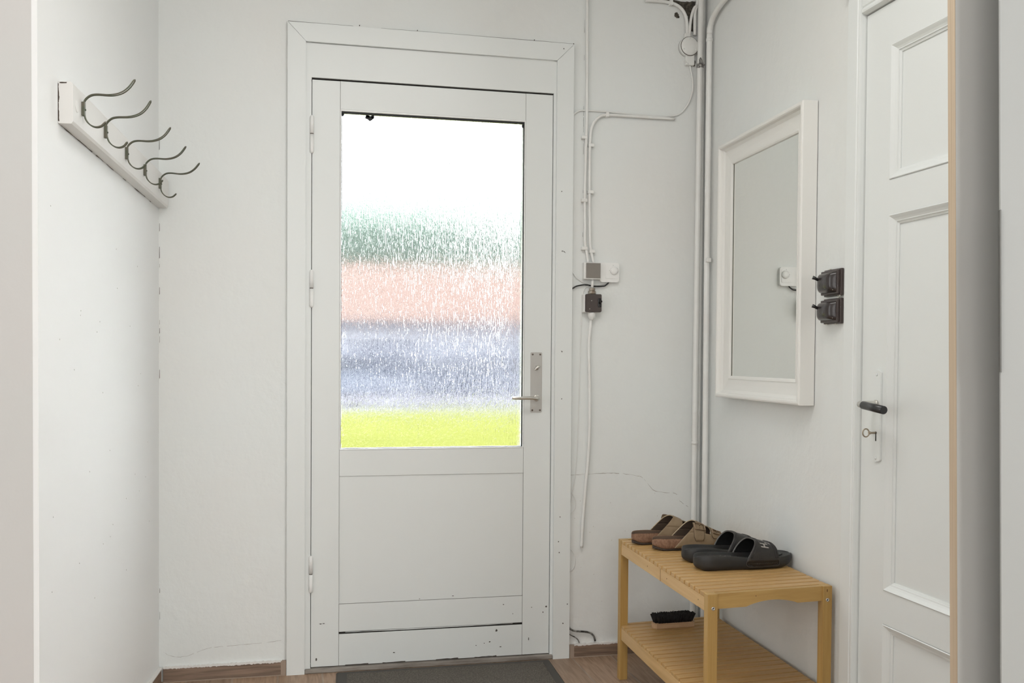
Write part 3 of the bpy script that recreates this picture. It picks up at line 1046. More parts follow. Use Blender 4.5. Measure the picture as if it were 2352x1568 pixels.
P3 = lambda u, n_, z: tuple(WR(u, n_, z))
p3 = pipe('heating_pipe', [P3(1.05, .024, 2.44), P3(.70, .024, 2.405), P3(.40, .022, 2.375), P3(.27, .020, 2.362), P3(.175, .018, 2.350), P3(.150, .018, 2.343), P3(.118, .018, 2.330), P3(.098, .018, 2.312), P3(.089, .018, 2.285), P3(.088, .018, 2.24), P3(.088, .018, 1.5), P3(.092, .018, .8), P3(.094, .018, .012)], .0105,
          'white painted pipe on the right wall side, bending away at the top', (P3(.088, .018, 2.262),))
bm = bmesh.new()
box(bm, .085, .112, .010, .026, 1.452, 1.468, .002, f=WR.f)
new_obj('clamp', bm, PIPE, p3)
# bare metal clamp on the thick pipe
bm = bmesh.new()
lathe(bm, [(.0105, 0), (.0128, .001), (.0128, .014), (.0105, .015)], (1.490, -.030, 2.176), (0, 0, 1), 20)
prism(bm, [(1.480, 2.188), (1.500, 2.186), (1.492, 2.204), (1.486, 2.212), (1.481, 2.205)], 'Y', -.0432, -.0402)
t = bmesh.new()
lathe(bm, [(.006, 0), (.006, .006), (.003, .008), (0, .008)], (1.487, -.0385, 2.182), (0, -1, 0), 8)
lathe(bm, [(.004, 0), (.004, .006), (0, .007)], (1.499, -.0375, 2.184), (0, -1, 0), 8)
lathe(bm, [(.004, 0), (.004, .005), (0, .006)], (1.480, -.0375, 2.177), (0, -1, 0), 8)
t.free()
cl = new_obj('bare_clamp', bm, mat('dull_zinc', (.20, .19, .18), .45, .6, mottle=(.45, .44, .42), mscale=120), p1)
bm = bmesh.new()
for pts in ([(1.5035, 2.43), (1.5065, 2.425), (1.505, 2.38)], ):
    prism(bm, pts, 'Y', -.024, -.022)
bm.free()

# grey box
gb = empty('electrical_box', (1.084, 0, 1.415))
tag(gb, 'small square white electrical box with grey cover between conduits and thermostat', 'electrical box')
bm = bmesh.new()
box(bm, 1.050, 1.112, -.030, -.0005, 1.385, 1.4465, .003)
new_obj('box_body', bm, PIPE, gb)
bm = bmesh.new()
box(bm, 1.0565, 1.1110, -.0330, -.0302, 1.3895, 1.4440, .0015)
new_obj('cover', bm, GREYP, gb)

th_ = empty('thermostat', (1.155, 0, 1.415))
tag(th_, 'white square thermostat with round dial beside the small grey box', 'thermostat')
bm = bmesh.new()
prism(bm, rrect(.0735, .0715, .009, 5, 1.1512, 1.4125), 'Y', -.016, -.0005)
bmesh.ops.bevel(bm, geom=[e for e in bm.edges if all(v.co.y < -.0159 for v in e.verts)], offset=.0010, segments=2, affect='EDGES')
new_obj('housing', bm, WHITE_PL, th_)
bm = bmesh.new()
prism(bm, rrect(.046, .050, .003, 4, 1.1585, 1.4155), 'Y', -.0175, -.016)
new_obj('front_plate', bm, WHITE_PL, th_)
bm = bmesh.new()
lathe(bm, [(.0150, 0), (.0150, .004), (.0138, .006), (.005, .0065), (0, .0065)], (1.167, -.0175, 1.4195), (0, -1, 0), 32)
dial = new_obj('dial', bm, WHITE_PL, th_)
bm = bmesh.new()
for k in range(10):
    a = math.radians(-60 + 30 * k)
    x, z = 1.167 + .0118 * math.cos(a), 1.4195 + .0118 * math.sin(a)
    box(bm, x - .0004, x + .0004, -.0243, -.0236, z - .0004, z + .0004)
for pts in (((1.150, 1.4195), .0008), ((1.164, 1.4385), .0009)):
    (x, z), r = pts
    box(bm, x - r, x + r, -.0182, -.0174, z - r, z + r)
new_obj('dial_marks', bm, mat('grey_marks', (.25, .25, .24), .6), th_)

bb = empty('wall_socket_switch', (1.086, 0, 1.298))
tag(bb, 'dark brown square switch box with brass gland below the grey box', 'electrical box')
bm = bmesh.new()
box(bm, 1.0495, 1.112, -.026, -.0005, 1.2645, 1.331, .003)
new_obj('box_body', bm, PIPE, bb)
bm = bmesh.new()
prism(bm, rrect(.0605, .0655, .005, 4, 1.0853, 1.2985), 'Y', -.036, -.0262)
bmesh.ops.bevel(bm, geom=[e for e in bm.edges if all(v.co.y < -.0359 for v in e.verts)], offset=.002, segments=2, affect='EDGES')
cov = new_obj('cover', bm, BAKE2, bb)
bm = bmesh.new()
box(bm, 1.101, 1.1125, -.0375, -.0362, 1.284, 1.3155, .002)
tube(bm, [(1.107, -.037, 1.300), (1.110, -.048, 1.305)], .0045, 12)
new_obj('toggle', bm, BLACK, cov)
for x, z in ((1.077, 1.307), (1.070, 1.277)):
    bm = bmesh.new()
    lathe(bm, [(0, .0012), (.0016, .0008), (.002, 0)], (x, -.0362, z), (0, -1, 0), 10)
    new_obj('screw', bm, NICKEL, cov)
bm = bmesh.new()
lathe(bm, [(.015, 0), (.015, .011), (.012, .014), (.010, .016), (.012, .018), (.012, .021), (.009, .024), (.006, .025)], (1.084, -.0175, 1.3305), (0, 0, 1), 8)
new_obj('top_gland', bm, mat('aged_brass_gland', (.20, .15, .11), .4, .6, mottle=(.6, .57, .5), mscale=60, mfac=.8), bb)
bm = bmesh.new()
tube(bm, [(1.084, -.0175, 1.352), (1.086, -.0175, 1.388)], .005, 12)
new_obj('link_tube', bm, PIPE, bb)
bm = bmesh.new()
lathe(bm, [(.0065, 0), (.009, .003), (.011, .008), (.0135, .012), (.0145, .026), (.0135, .028)], (1.083, -.0175, 1.2375), (0, 0, 1), 20)
new_obj('bottom_gland', bm, PIPE, bb)

cable('conduit', [(1.083, 1.240), (1.079, 1.198), (1.0755, 1.134), (1.080, .975), (1.080, .815), (1.074, .703), (1.067, .623), (1.058, .495), (1.054, .405)], .0058, PIPE,
      'slightly bent white conduit hanging below the dark switch box towards the floor', 'conduit', y=-.012)
cable('cable', [(1.005, -.004, 1.342), (1.013, -.008, 1.352), (1.030, -.010, 1.361), (1.063, -.010, 1.366), (1.096, -.009, 1.361), (1.129, -.010, 1.3625), (1.140, -.010, 1.367), (1.150, -.008, 1.3765)], .0026, BLACK,
      'black cable curving from the front door casing to the thermostat', 'cable')
cable('cable', [(1.005, -.005, 1.424), (1.012, -.005, 1.415), (1.029, -.005, 1.391), (1.063, -.004, 1.372), (1.105, -.004, 1.3665), (1.140, -.004, 1.373), (1.146, -.004, 1.3775)], .0019, PIPE,
      'white cable curving from the casing to the thermostat above the black cable', 'cable')
cable('cable', [(1.083, -.010, 1.366), (1.070, -.004, 1.360), (1.059, -.003, 1.349), (1.052, -.003, 1.309), (1.045, -.003, 1.134), (1.038, -.003, .815), (1.031, -.003, .687), (1.020, -.003, .608), (1.008, -.003, .528)], .0013, PIPE,
      'thin white wire hanging down beside the front door casing', 'cable')
cable('cable', [(1.008, -.003, .612), (1.022, -.003, .598), (1.032, -.003, .575), (1.032, -.003, .555), (1.022, -.003, .535), (1.008, -.003, .523)], .0012, PIPE,
      'upper small loop of thin white wire sticking out behind the casing', 'cable')
cable('cable', [(1.008, -.003, .402), (1.022, -.003, .390), (1.031, -.003, .370), (1.031, -.003, .340), (1.022, -.003, .322), (1.008, -.003, .314)], .0012, PIPE,
      'lower small loop of thin white wire sticking out behind the casing', 'cable')
WIREB = mat('black_wire_with_paint', (.02, .02, .018), .4, mottle=(.62, .6, .55), mscale=70, mfac=.55)
cable('cable', [(1.006, -.012, .115), (1.014, -.012, .106), (1.031, -.010, .097), (1.065, -.010, .093), (1.090, -.010, .087), (1.105, -.010, .073), (1.110, -.010, .056)], .0036, WIREB,
      'thick black paint-flecked cable curling out near the floor beside the casing', 'cable')
cable('cable', [(1.006, -.008, .092), (1.014, -.008, .084), (1.032, -.008, .074), (1.044, -.007, .064), (1.050, -.007, .052)], .0020, WIREB,
      'thin paint-flecked cable just under the thick black one near the floor', 'cable')

# ------------------------------------------------------------ doormat
bm = bmesh.new()
mo = [(.167, -.030), (.930, -.030), (.900, -.66), (.13, -.66)]
def inset(k):
    return [(.167 + k, -.030 - k), (.930 - k, -.030 - k), (.900 - k, -.66 + k), (.13 + k, -.66 + k)]
prism(bm, inset(.035), 'Z', .0005, .0085)
dm = empty('doormat', (.53, -.35, 0))
tag(dm, 'dark speckled doormat with plain border lying in front of the glazed door', 'doormat')
new_obj('pile', bm, MATM, dm)
bm = bmesh.new()
lo, hi, ii = inset(0), inset(.006), inset(.0352)
R = [[bm.verts.new(Vector((x, y, z))) for x, y in q] for q, z in ((lo, .0006), (hi, .0055), (ii, .0058), (ii, .0006))]
for a, b in zip(R, R[1:] + R[:1]):
    for k in range(4):
        bm.faces.new((a[k], a[(k + 1) % 4], b[(k + 1) % 4], b[k]))
new_obj('border', bm, MATEDGE, dm)

# ------------------------------------------------------------ bench
BO = Vector((1.079, -1.084, 0))                     # near left corner
BU = Vector((.0385, .9993, 0)).normalized()         # along the wall, away from the camera
BV = Vector((.9950, .0870, 0)).normalized()         # towards the wall
def BF(c):          # local: x across, y along, z up
    return BO + BV * c.x + BU * c.y + Vector((0, 0, c.z))
LB, WB, HB, LG = .822, .381, .480, .029
bench = empty('bench', BF(Vector((WB / 2, LB / 2, 0))))
tag(bench, 'light birch slatted shoe bench with a lower shelf against the right wall', 'bench')
def bpart(name, boxes, m_, bev=.0012):
    bm = bmesh.new()
    for b in boxes:
        box(bm, *b, bev, f=BF)
    return new_obj(name, bm, m_, bench)
legs = []
for x in (0, WB - LG):
    for y in (0, LB - LG):
        legs.append(bpart('leg', [(x, x + LG, y, y + LG, 0.0, HB)], BIRCH_Z))
def apron(y, z_top, par_name, arch=True):
    bm = bmesh.new()
    x0, x1 = LG, WB - LG
    hgt = .040
    pts = [(x0, z_top), (x0, z_top - hgt)]
    if arch:
        a0, a1 = x0 + .087, x1 - .078
        pts.append((a0, z_top - hgt))
        for k in range(1, 16):
            t = k / 16
            pts.append((a0 + (a1 - a0) * t, z_top - hgt + .0135 * math.sin(math.pi * t) ** .8))
        pts.append((a1, z_top - hgt))
    pts += [(x1 - .006, z_top - hgt), (x1, z_top - hgt), (x1, z_top)]
    prism(bm, pts, 'Y', y, y + .017, f=BF)
    return new_obj(par_name, bm, BIRCH_A, bench)
apron(.004, HB, 'end_apron')
apron(LB - .021, HB, 'end_apron')
# long rails under the top slats
bpart('side_rail', [(.002, .020, LG, LB - LG, HB - .050, HB - .0125)], BIRCH_Y)
bpart('side_rail', [(WB - .020, WB - .002, LG, LB - LG, HB - .050, HB - .0125)], BIRCH_Y)
NS = 20
pitch = (LB - 2 * LG + .002) / NS
for k in range(NS):
    y0 = LG + .003 + k * pitch
    bpart('slat', [(.001, WB - .001, y0, y0 + pitch - .0085, HB - .0122, HB - .0005)], BIRCH_X, .0015)
ZL = .188
bpart('lower_rail', [(.004, .024, LG, LB - LG, ZL - .050, ZL - .0095)], BIRCH_Y)
bpart('lower_rail', [(WB - .024, WB - .004, LG, LB - LG, ZL - .050, ZL - .0095)], BIRCH_Y)
for k in range(NS):
    y0 = LG + .003 + k * pitch
    bpart('shelf_slat', [(.004, WB - .004, y0, y0 + pitch - .0068, ZL - .0096, ZL)], BIRCH_X, .001)
bpart('lower_crossbar', [(LG, WB - LG, .004, .021, ZL - .036, ZL)], BIRCH_X)
bpart('lower_crossbar', [(LG, WB - LG, LB - .021, LB - .004, ZL - .036, ZL)], BIRCH_X)
for x in (LG * .52, WB - LG * .52):
    bm = bmesh.new()
    lathe(bm, [(0, .0008), (.0018, .0008), (.0026, .0016), (.0048, .0016), (.0052, 0)], BF(Vector((x, 0, .4425))), tuple(-BU), 18)
    s_ = new_obj('bolt', bm, SCREWM, bench)
    bm = bmesh.new()
    lathe(bm, [(0, .0012), (.0018, .0012), (.0018, .0006)], BF(Vector((x, 0, .4425))), tuple(-BU), 6)
    new_obj('hex_recess', bm, DARK, s_)
NAILM = mat('dark_nail', (.12, .06, .025), .7)
for y in (.51, .33, .075):
    bm = bmesh.new()
    lathe(bm, [(0, .0006), (.0016, .0006), (.0016, 0)], BF(Vector((.002, y, HB - .030))), tuple(-BV), 10)
    new_obj('nail_hole', bm, NAILM, bench)
bm = bmesh.new()
box(bm, .0012, .0030, LB * .47, LB * .47 + .0012, HB - .050, HB - .0125, f=BF)
new_obj('rail_joint', bm, mat('dark_joint', (.18, .10, .04), .8), bench)
KNOT = mat('dark_knot', (.13, .055, .02), .7)
bm = bmesh.new()
lathe(bm, [(0, .0004), (.0014, .0004), (.0014, 0)], BF(Vector((.145, .0038, .467))), tuple(-BU), 10)
new_obj('wood_knot', bm, KNOT, bench)
bm = bmesh.new()
for x, z in ((WB - .016, .468),):
    prism(bm, [(x + a, z + b) for a, b in blob(7, .0022, .005, rnd)], 'Y', -.0003, .0002, f=BF)
new_obj('wood_knot', bm, KNOT, bench)

# ------------------------------------------------------------ footwear
def shoe_frame(o, ang):
    o = Vector(o)
    ux = Vector((math.cos(ang), math.sin(ang), 0))
    uy = Vector((-math.sin(ang), math.cos(ang), 0))
    return lambda c: o + ux * c[0] + uy * c[1] + Vector((0, 0, c[2]))
def smooth(t):
    t = max(0, min(1, t))
    return t * t * (3 - 2 * t)
def outline(L, wh, wb, wt, side):
    """half widths and centre line; side +1/-1 mirrors left and right"""
    def g(t):
        w = wh + (wb - wh) * smooth((t - .18) / .42) - (.004) * math.exp(-((t - .40) / .12) ** 2)
        e0 = math.sqrt(max(0, 1 - (1 - min(1, t / .16)) ** 2.2))
        e1 = math.sqrt(max(0, 1 - (max(0, (t - .78) / .22)) ** 2.3))
        c = side * (.008 * math.sin(math.pi * t) - .006 * t)
        return max(w * e0 * e1, .0008), c
    return g
def sole_mesh(F, L, g, prof_bot, prof_top, rim, inset, depth, n=40, flat=0.):
    """rim = thickness of wall, depth = footbed below rim"""
    bm = bmesh.new()
    secs = []
    for i in range(n + 1):
        t = .5 - .5 * math.cos(math.pi * i / n)
        w, c = g(t)
        zb, zt = prof_bot(t), prof_top(t)
        k = min(1, w / .018)
        kk_ = math.sqrt(max(0, 1 - max(0, (t - .90) / .10) ** 2)) * math.sqrt(max(0, 1 - max(0, (.07 - t) / .07) ** 2))
        zm = zb + (zt - zb) * .45
        zt = zm + (zt - zm) * (.62 + .38 * kk_)
        zb = zm + (zb - zm) * (.45 + .55 * kk_)
        ins = inset * k; rm = rim * k; dp = depth * k * (1 - flat * smooth((t - .62) / .2))
        x = t * L
        half = [(.0, zb), (w - ins - .004 * k, zb), (w - ins * .4, zb + .004), (w, zb + (zt - zb) * .35), (w - .0005, zb + (zt - zb) * .7), (w - .0015 * k, zt - .003), (w - .0035 * k, zt - .0004), (w - rm * .6, zt), (w - rm, zt - .0012 * k), (w - rm - .003 * k, zt - dp * .6), (w - rm - .008 * k, zt - dp), (.0, zt - dp * .92)]
        loop = [(y, z) for y, z in half] + [(-y, z) for y, z in half[-2:0:-1]]
        secs.append([bm.verts.new(F((x, c + y, z))) for y, z in loop])
    m_ = len(secs[0])
    for a, b in zip(secs, secs[1:]):
        for k in range(m_):
            f = bm.faces.new((a[k], a[(k + 1) % m_], b[(k + 1) % m_], b[k]))
            f.smooth = True
            kk = k if k < 11 else m_ - 1 - k
            f.material_index = 0 if kk < 8 else 1
            if kk in (0, ) or (kk == 1):
                f.material_index = 0
    bm.faces.new(secs[0]); bm.faces.new(secs[-1][::-1])
    return bm

def arch(F, g, L, Hf, z0f, ex=.0):
    """point on the upper: t along the shoe, q in 0..1 from near side over the top to the far side"""
    def P(t, q, off=0.):
        w, c = g(max(.02, min(.97, t)))
        a = math.pi * q
        cy = -math.cos(a)
        sy = math.sin(a)
        yy = (w + .0015 + off + ex) * (abs(cy) ** .72) * (1 if cy > 0 else -1)
        zz = z0f(t) + (Hf(t) + off) * sy ** .82
        return F((t * L, c + yy, zz))
    return P

def sheet(bm, P, t0f, t1f, q0, q1, nt=14, nq=24, th=.0028, mi_edge=1, mi_in=2):
    """solid sheet between two edge curves"""
    outer, inner = [], []
    for j in range(nq + 1):
        q = q0 + (q1 - q0) * j / nq
        a, b = t0f(q), t1f(q)
        outer.append([bm.verts.new(P(a + (b - a) * i / nt, q, 0)) for i in range(nt + 1)])
        inner.append([bm.verts.new(P(a + (b - a) * i / nt, q, -th)) for i in range(nt + 1)])
    for j in range(nq):
        for i in range(nt):
            f = bm.faces.new((outer[j][i], outer[j][i + 1], outer[j + 1][i + 1], outer[j + 1][i])); f.smooth = True
            f = bm.faces.new((inner[j][i + 1], inner[j][i], inner[j + 1][i], inner[j + 1][i + 1])); f.smooth = True; f.material_index = mi_in
        for i, ii in ((0, 0), (nt, nt)):
            f = bm.faces.new((outer[j][i], outer[j + 1][i], inner[j + 1][i], inner[j][i])); f.material_index = mi_edge
    for j in (0, nq):
        for i in range(nt):
            f = bm.faces.new((outer[j][i], inner[j][i], inner[j][i + 1], outer[j][i + 1])); f.material_index = mi_edge

# --- pool slides
STRAP_EDGE = mat('strap_edge', (.09, .082, .074), .5)
STRAP_LINE = mat('embossed_line', (.060, .052, .046), .5)
def slide(o, ang, side, label, logo, L=.300):
    F = shoe_frame(o, ang)
    root = empty('slide_sandal', o, ang)
    tag(root, label, 'slide', 'pair of black pool slides on the bench')
    g = outline(L, .041, .0515, .04, side)
    bot = lambda t: .0006 + .017 * smooth((t - .80) / .20) ** 1.4 + .006 * smooth((.07 - t) / .07)
    top = lambda t: .044 - .010 * smooth((t - .15) / .5) + .004 * smooth((t - .80) / .2)
    bm = sole_mesh(F, L, g, bot, top, .009, .006, .009, 44, .75)
    sole = new_obj('sole', bm, [FOAM, FOAM, FOAM], root)
    # upper
    hf = lambda t: .0655 - .085 * max(0, t - .56)
    z0 = lambda t: .022
    P = arch(F, g, L, hf, z0, .0012)
    rear = lambda q: .445 + .125 * math.sin(math.pi * q) ** 1.1
    front = lambda q: .775 - .005 * math.sin(math.pi * q)
    bm = bmesh.new()
    sheet(bm, P, rear, front, 0, 1, 18, 36, .004, 1, 2)
    strap = new_obj('strap', bm, [STRAPM, STRAP_EDGE, BLACK], root)
    # stitched welt lines along both edges and the lower panel
    bm = bmesh.new()
    for off_r in (.030,):
        tube(bm, [P(rear(q) + off_r, q, .0006) for q in [k / 40 for k in range(2, 39)]], .0011, 6)
    for off_f in (.012, .034):
        tube(bm, [P(front(q) - off_f, q, .0006) for q in [k / 40 for k in range(2, 39)]], .0014, 6)
    new_obj('welt', bm, STRAPM, strap)
    # side badge: rounded panel with slanted bars moulded on the sole
    for sgn in (-1,):
        def Q(t, z, off):
            w, c = g(t)
            return F((t * L, c + sgn * (w + off), z))
        bm = bmesh.new()
        t0, t1, zA, zB = .445, .780, .010, .030
        def rr_path(ta, tb, za, zb_, rt_, rz_, n=6):
            out = []
            for cx_, cz_, a0 in ((tb - rt_, zb_ - rz_, 90), (tb - rt_, za + rz_, 0), (ta + rt_ * 1.8, za + rz_, -90), (ta + rt_ * 1.8, zb_ - rz_, 180)):
                for k_ in range(n + 1):
                    a_ = math.radians(a0 - 90 * k_ / n)
                    sx_ = 1.8 if cx_ < (ta + tb) / 2 else 1.
                    out.append(Q(cx_ + rt_ * sx_ * math.cos(a_), cz_ + rz_ * math.sin(a_), .0018))
            return out + out[:1]
        tube(bm, rr_path(t0, t1, zA, zB, .022, .007), .0009, 6, caps=False)
        tube(bm, rr_path(t0 + .02, t1 - .018, zA + .0035, zB - .0035, .014, .004), .0005, 6, caps=False)
        for tt in (.560, .580, .645, .665, .715):
            tube(bm, [Q(tt - .022, zA + .004, .0018), Q(tt, zB - .004, .0018)], .0005, 6)
        new_obj('side_badge', bm, STRAP_LINE, strap)
        # solid pad behind the badge
        bm = bmesh.new()
        n_ = 16
        rows = []
        for k in range(n_ + 1):
            tt = t0 + .004 + (t1 - t0 - .006) * k / n_
            zz0 = zA + .002 + .006 * (1 - smooth(k / 3)) + .003 * smooth((k - 13) / 3)
            rows.append([bm.verts.new(Q(tt, zz, off)) for zz, off in ((zz0, -.002), (zz0, .0015), (zB, .0015), (zB + .001, -.002))])
        for a, b in zip(rows, rows[1:]):
            for k in range(3):
                bm.faces.new((a[k], a[k + 1], b[k + 1], b[k])).smooth = True
        new_obj('side_pad', bm, STRAPM, strap)
    # footbed relief
    bm = bmesh.new()
    def G(t, y):
        w, c = g(t)
        k = min(1, w / .018)
        return F((t * L, c + y, top(t) - .009 * .93 * (1 - .75 * smooth((t - .62) / .2)) + .0012))
    if logo:
        for pts in ([(.09, -.004), (.2, -.012), (.30, -.012), (.36, -.010)], [(.09, -.004), (.2, .008), (.29, .016), (.36, .018)], [(.30, -.012), (.245, .002), (.29, .016)], [(.24, -.006), (.27, .004), (.31, .004), (.33, -.008)], [(.33, .016), (.31, -.004), (.36, -.006), (.38, .014), (.33, .016)], [(.42, -.014), (.44, .016)]):
            tube(bm, [G(*p) for p in pts], .0008, 6)
    else:
        for k in range(9):
            t = .14 + .032 * k
            tube(bm, [G(t, -.018), G(t + .008, -.012)], .0010, 6)
        tube(bm, [G(.1, -.006), G(.25, -.006), G(.44, -.004)], .0008, 6)
    new_obj('footbed_relief', bm, STRAP_EDGE if logo else BLACK, sole)
    if logo:
        bm = bmesh.new()
        q = [G(.315, -.010), G(.355, -.011), G(.365, -.003), G(.322, -.002)]
        dz = Vector((0, 0, .0012))
        A = [bm.verts.new(p) for p in q]; B = [bm.verts.new(p + dz) for p in q]
        bm.faces.new(B)
        for k in range(4):
            bm.faces.new((A[k], A[(k + 1) % 4], B[(k + 1) % 4], B[k]))
        new_obj('footbed_label', bm, LABELW, sole)
        # toe pad
        bm = bmesh.new()
        pts = [(.795, -.020), (.83, -.026), (.87, -.020), (.905, -.004), (.885, .014), (.84, .022), (.80, .020), (.795, .0)]
        P2 = spline([Vector((a, b, 0)) for a, b in pts + pts[:1]], 4)[:-1]
        A = [bm.verts.new(G(p.x, p.y)) for p in P2]; B = [bm.verts.new(G(p.x, p.y) + Vector((0, 0, .0022))) for p in P2]
        bm.faces.new(B)
        for k in range(len(A)):
            bm.faces.new((A[k], A[(k + 1) % len(A)], B[(k + 1) % len(A)], B[k]))
        new_obj('toe_pad', bm, FOAM, sole)
    # printed lettering across the strap, read from the near side over the top
    cu = bpy.data.curves.new('lettering', 'FONT')
    for ch, q0, tt0, size in (('H', .215, .675, .175), ('2', .335, .712, .120), ('O', .415, .675, .175)):
        cu = bpy.data.curves.new('lettering', 'FONT')
        cu.body = ch
        cu.offset = .03
        cu.resolution_u = 3
        tmp = bpy.data.objects.new('lettering_source', cu)
        me = bpy.data.meshes.new_from_object(tmp)
        b3 = bmesh.new(); b3.from_mesh(me)
        bmesh.ops.triangulate(b3, faces=b3.faces)
        bmesh.ops.subdivide_edges(b3, edges=b3.edges[:], cuts=1)
        if not logo:
            b3.free(); bpy.data.objects.remove(tmp); continue
        for v in b3.verts:
            q = q0 + v.co.x * size * .92
            t = tt0 - v.co.y * size * .62
            v.co = P(t, q, .0009)
        ob = new_obj('letter', b3, LOGO, strap)
        bpy.data.objects.remove(tmp)
    return root
slide((1.178, -.668, HB), math.radians(3.5), 1, 'black pool slide farther from the bench end, ribbed footbed, partly behind the other slide', False, .290)
slide((1.168, -.782, HB), math.radians(4.0), -1, 'black pool slide nearest the camera, with grey lettering on its strap', True, .322)

# --- cork sandals
def sandal(o, ang, side, label, far_buckles=False):
    F = shoe_frame(o, ang)
    L = .262
    root = empty('cork_sandal', o, ang)
    tag(root, label, 'sandal', 'pair of tan two-strap sandals on the bench')
    g = outline(L, .036, .048, .04, side)
    bot = lambda t: .006 + .014 * smooth((t - .78) / .22) + .006 * smooth((.12 - t) / .12)
    top = lambda t: .040 - .007 * smooth((t - .2) / .4) + .010 * smooth((t - .80) / .2)
    bm = sole_mesh(F, L, g, bot, top, .005, .006, .013)
    sole = new_obj('cork_sole', bm, [CORK, FOOTBED, RUBBER], root)
    # rubber outsole
    bm = bmesh.new()
    A, B, C_ = [], [], []
    n_ = 30
    side_pts = [(.5 - .5 * math.cos(math.pi * i / n_)) for i in range(n_ + 1)]
    loop = [(t, -1) for t in side_pts] + [(t, 1) for t in side_pts[::-1][1:-1]]
    for t, s in loop:
        w, c = g(t)
        z = bot(t)
        A.append(bm.verts.new(F((t * L, c + s * (w - .010 * min(1, w / .018)), max(.0005, z - .0062)))))
        B.append(bm.verts.new(F((t * L, c + s * (w - .0035 * min(1, w / .018)), z + .0012))))
    bm.faces.new(A[::-1]); bm.faces.new(B)
    for k in range(len(A)):
        bm.faces.new((A[k], A[(k + 1) % len(A)], B[(k + 1) % len(A)], B[k])).smooth = True
    new_obj('outsole', bm, RUBBER, root)
    hf = lambda t: .084 - .050 * smooth((t - .48) / .45)
    z0 = lambda t: .011 + .008 * smooth((t - .5) / .4)
    P0_ = arch(F, g, L, hf, z0, .001)
    P = (lambda t, q, off=0.: P0_(t, 1 - q, off)) if far_buckles else P0_
    def rear(q):
        s = math.sin(math.pi * q)
        return .225 + .325 * (s ** .9)
    def front(q):
        s = math.sin(math.pi * q)
        return .885 - .035 * s
    qa, qb = .175, .825
    cut0 = lambda q: .60 + .055 * math.sin(math.pi * q)
    cut1 = lambda q: .675 + .045 * math.sin(math.pi * q)
    bm = bmesh.new()
    sheet(bm, P, rear, front, 0, qa, 22, 7)
    sheet(bm, P, rear, front, qb, 1, 22, 7)
    sheet(bm, P, rear, cut0, qa, qb, 10, 24)
    sheet(bm, P, cut1, front, qa, qb, 8, 24)
    bmesh.ops.remove_doubles(bm, verts=bm.verts, dist=.00005)
    upper = new_obj('upper', bm, [SUEDE, EDGE, SUEDE_IN], root)
    # overlapping strap ends and buckles
    def flap(t0, t1, q0, q1):
        bm = bmesh.new()
        sheet(bm, lambda t, q, off=0: P(t, q, off + .0034), lambda q: t0 + .012 * math.sin(math.pi * q) + (.02 * smooth((.05 - (q - q0)) / .05)), lambda q: t1 + .010 * math.sin(math.pi * q) - (.02 * smooth((.05 - (q - q0)) / .05)), q0, q1, 8, 14, .0026)
        return new_obj('strap_end', bm, [SUEDE, SUEDE_IN, SUEDE], upper)
    flap(.465, .60, .06, .345)
    flap(.705, .84, .10, .36)
    def buckle(tc, qc, dt, dq):
        bm = bmesh.new()
        cor = [(tc - dt, qc - dq), (tc + dt, qc - dq), (tc + dt, qc + dq), (tc - dt, qc + dq)]
        pts = []
        for k in range(4):
            a, b = cor[k], cor[(k + 1) % 4]
            for j in range(5):
                s = .08 + .84 * j / 4
                pts.append(P(a[0] + (b[0] - a[0]) * s, a[1] + (b[1] - a[1]) * s, .0060))
        pts.append(pts[0])
        tube(bm, pts, .0017, 8, caps=False)
        bk = new_obj('buckle', bm, BRONZE, upper)
        bm = bmesh.new()
        tube(bm, [P(tc, qc + dq, .0065), P(tc, qc + dq * .2, .0070)], .0010, 8)
        new_obj('buckle_pin', bm, BRONZE, bk)
        bm = bmesh.new()
        for s in (-.35, .35):
            p = P(tc, qc + dq * s, .0036); p2 = P(tc, qc + dq * s, .0042)
            lathe(bm, [(.0011, 0), (.0011, .0006), (0, .0006)], p, tuple((p2 - p).normalized()), 8)
        new_obj('punch_hole', bm, DARK, bk)
    buckle(.552, .262, .066, .056)
    buckle(.790, .250, .062, .048)
    return root
sandal((1.122, -.368, HB - .0005), math.radians(3), 1, 'tan leather sandal with cork sole nearest the back wall, mostly hidden behind its mate', True)
sandal((1.155, -.474, HB - .0005), math.radians(4), -1, 'tan two-strap sandal with cork sole showing both bronze buckles')

# ------------------------------------------------------------ shoe brush on the lower shelf
br_o = Vector((1.207, -.343, ZL + .0003))
bra = math.radians(2.5)
FB = shoe_frame(br_o, bra)
brush = empty('shoe_brush', br_o, bra)
tag(brush, 'wooden shoe brush lying on its back with black bristles up on the lower shelf', 'brush')
bm = bmesh.new()
t = bmesh.new()
Lb, wb_ = .150, .022
pts = []
for sx, a0 in ((1, -60), (-1, 120)):
    for k in range(9):
        a = math.radians(a0 + 120 * k / 8)
        pts.append((Lb / 2 + sx * (Lb / 2 - .013) + .013 * (math.cos(a)), wb_ * math.sin(a) / math.sin(math.radians(60)) if abs(math.sin(a)) < .86 else wb_ * (1 if math.sin(a) > 0 else -1)))
prism(t, pts, 'Z', 0, .018)
bmesh.ops.bevel(t, geom=[e for e in t.edges if abs(e.verts[0].co.z - e.verts[1].co.z) < 1e-6], offset=.0025, segments=3, affect='EDGES')
merge(bm, t, lambda c: FB(c))
new_obj('brush_back', bm, BEECH, brush)
bm = bmesh.new()
rb = random.Random(5)
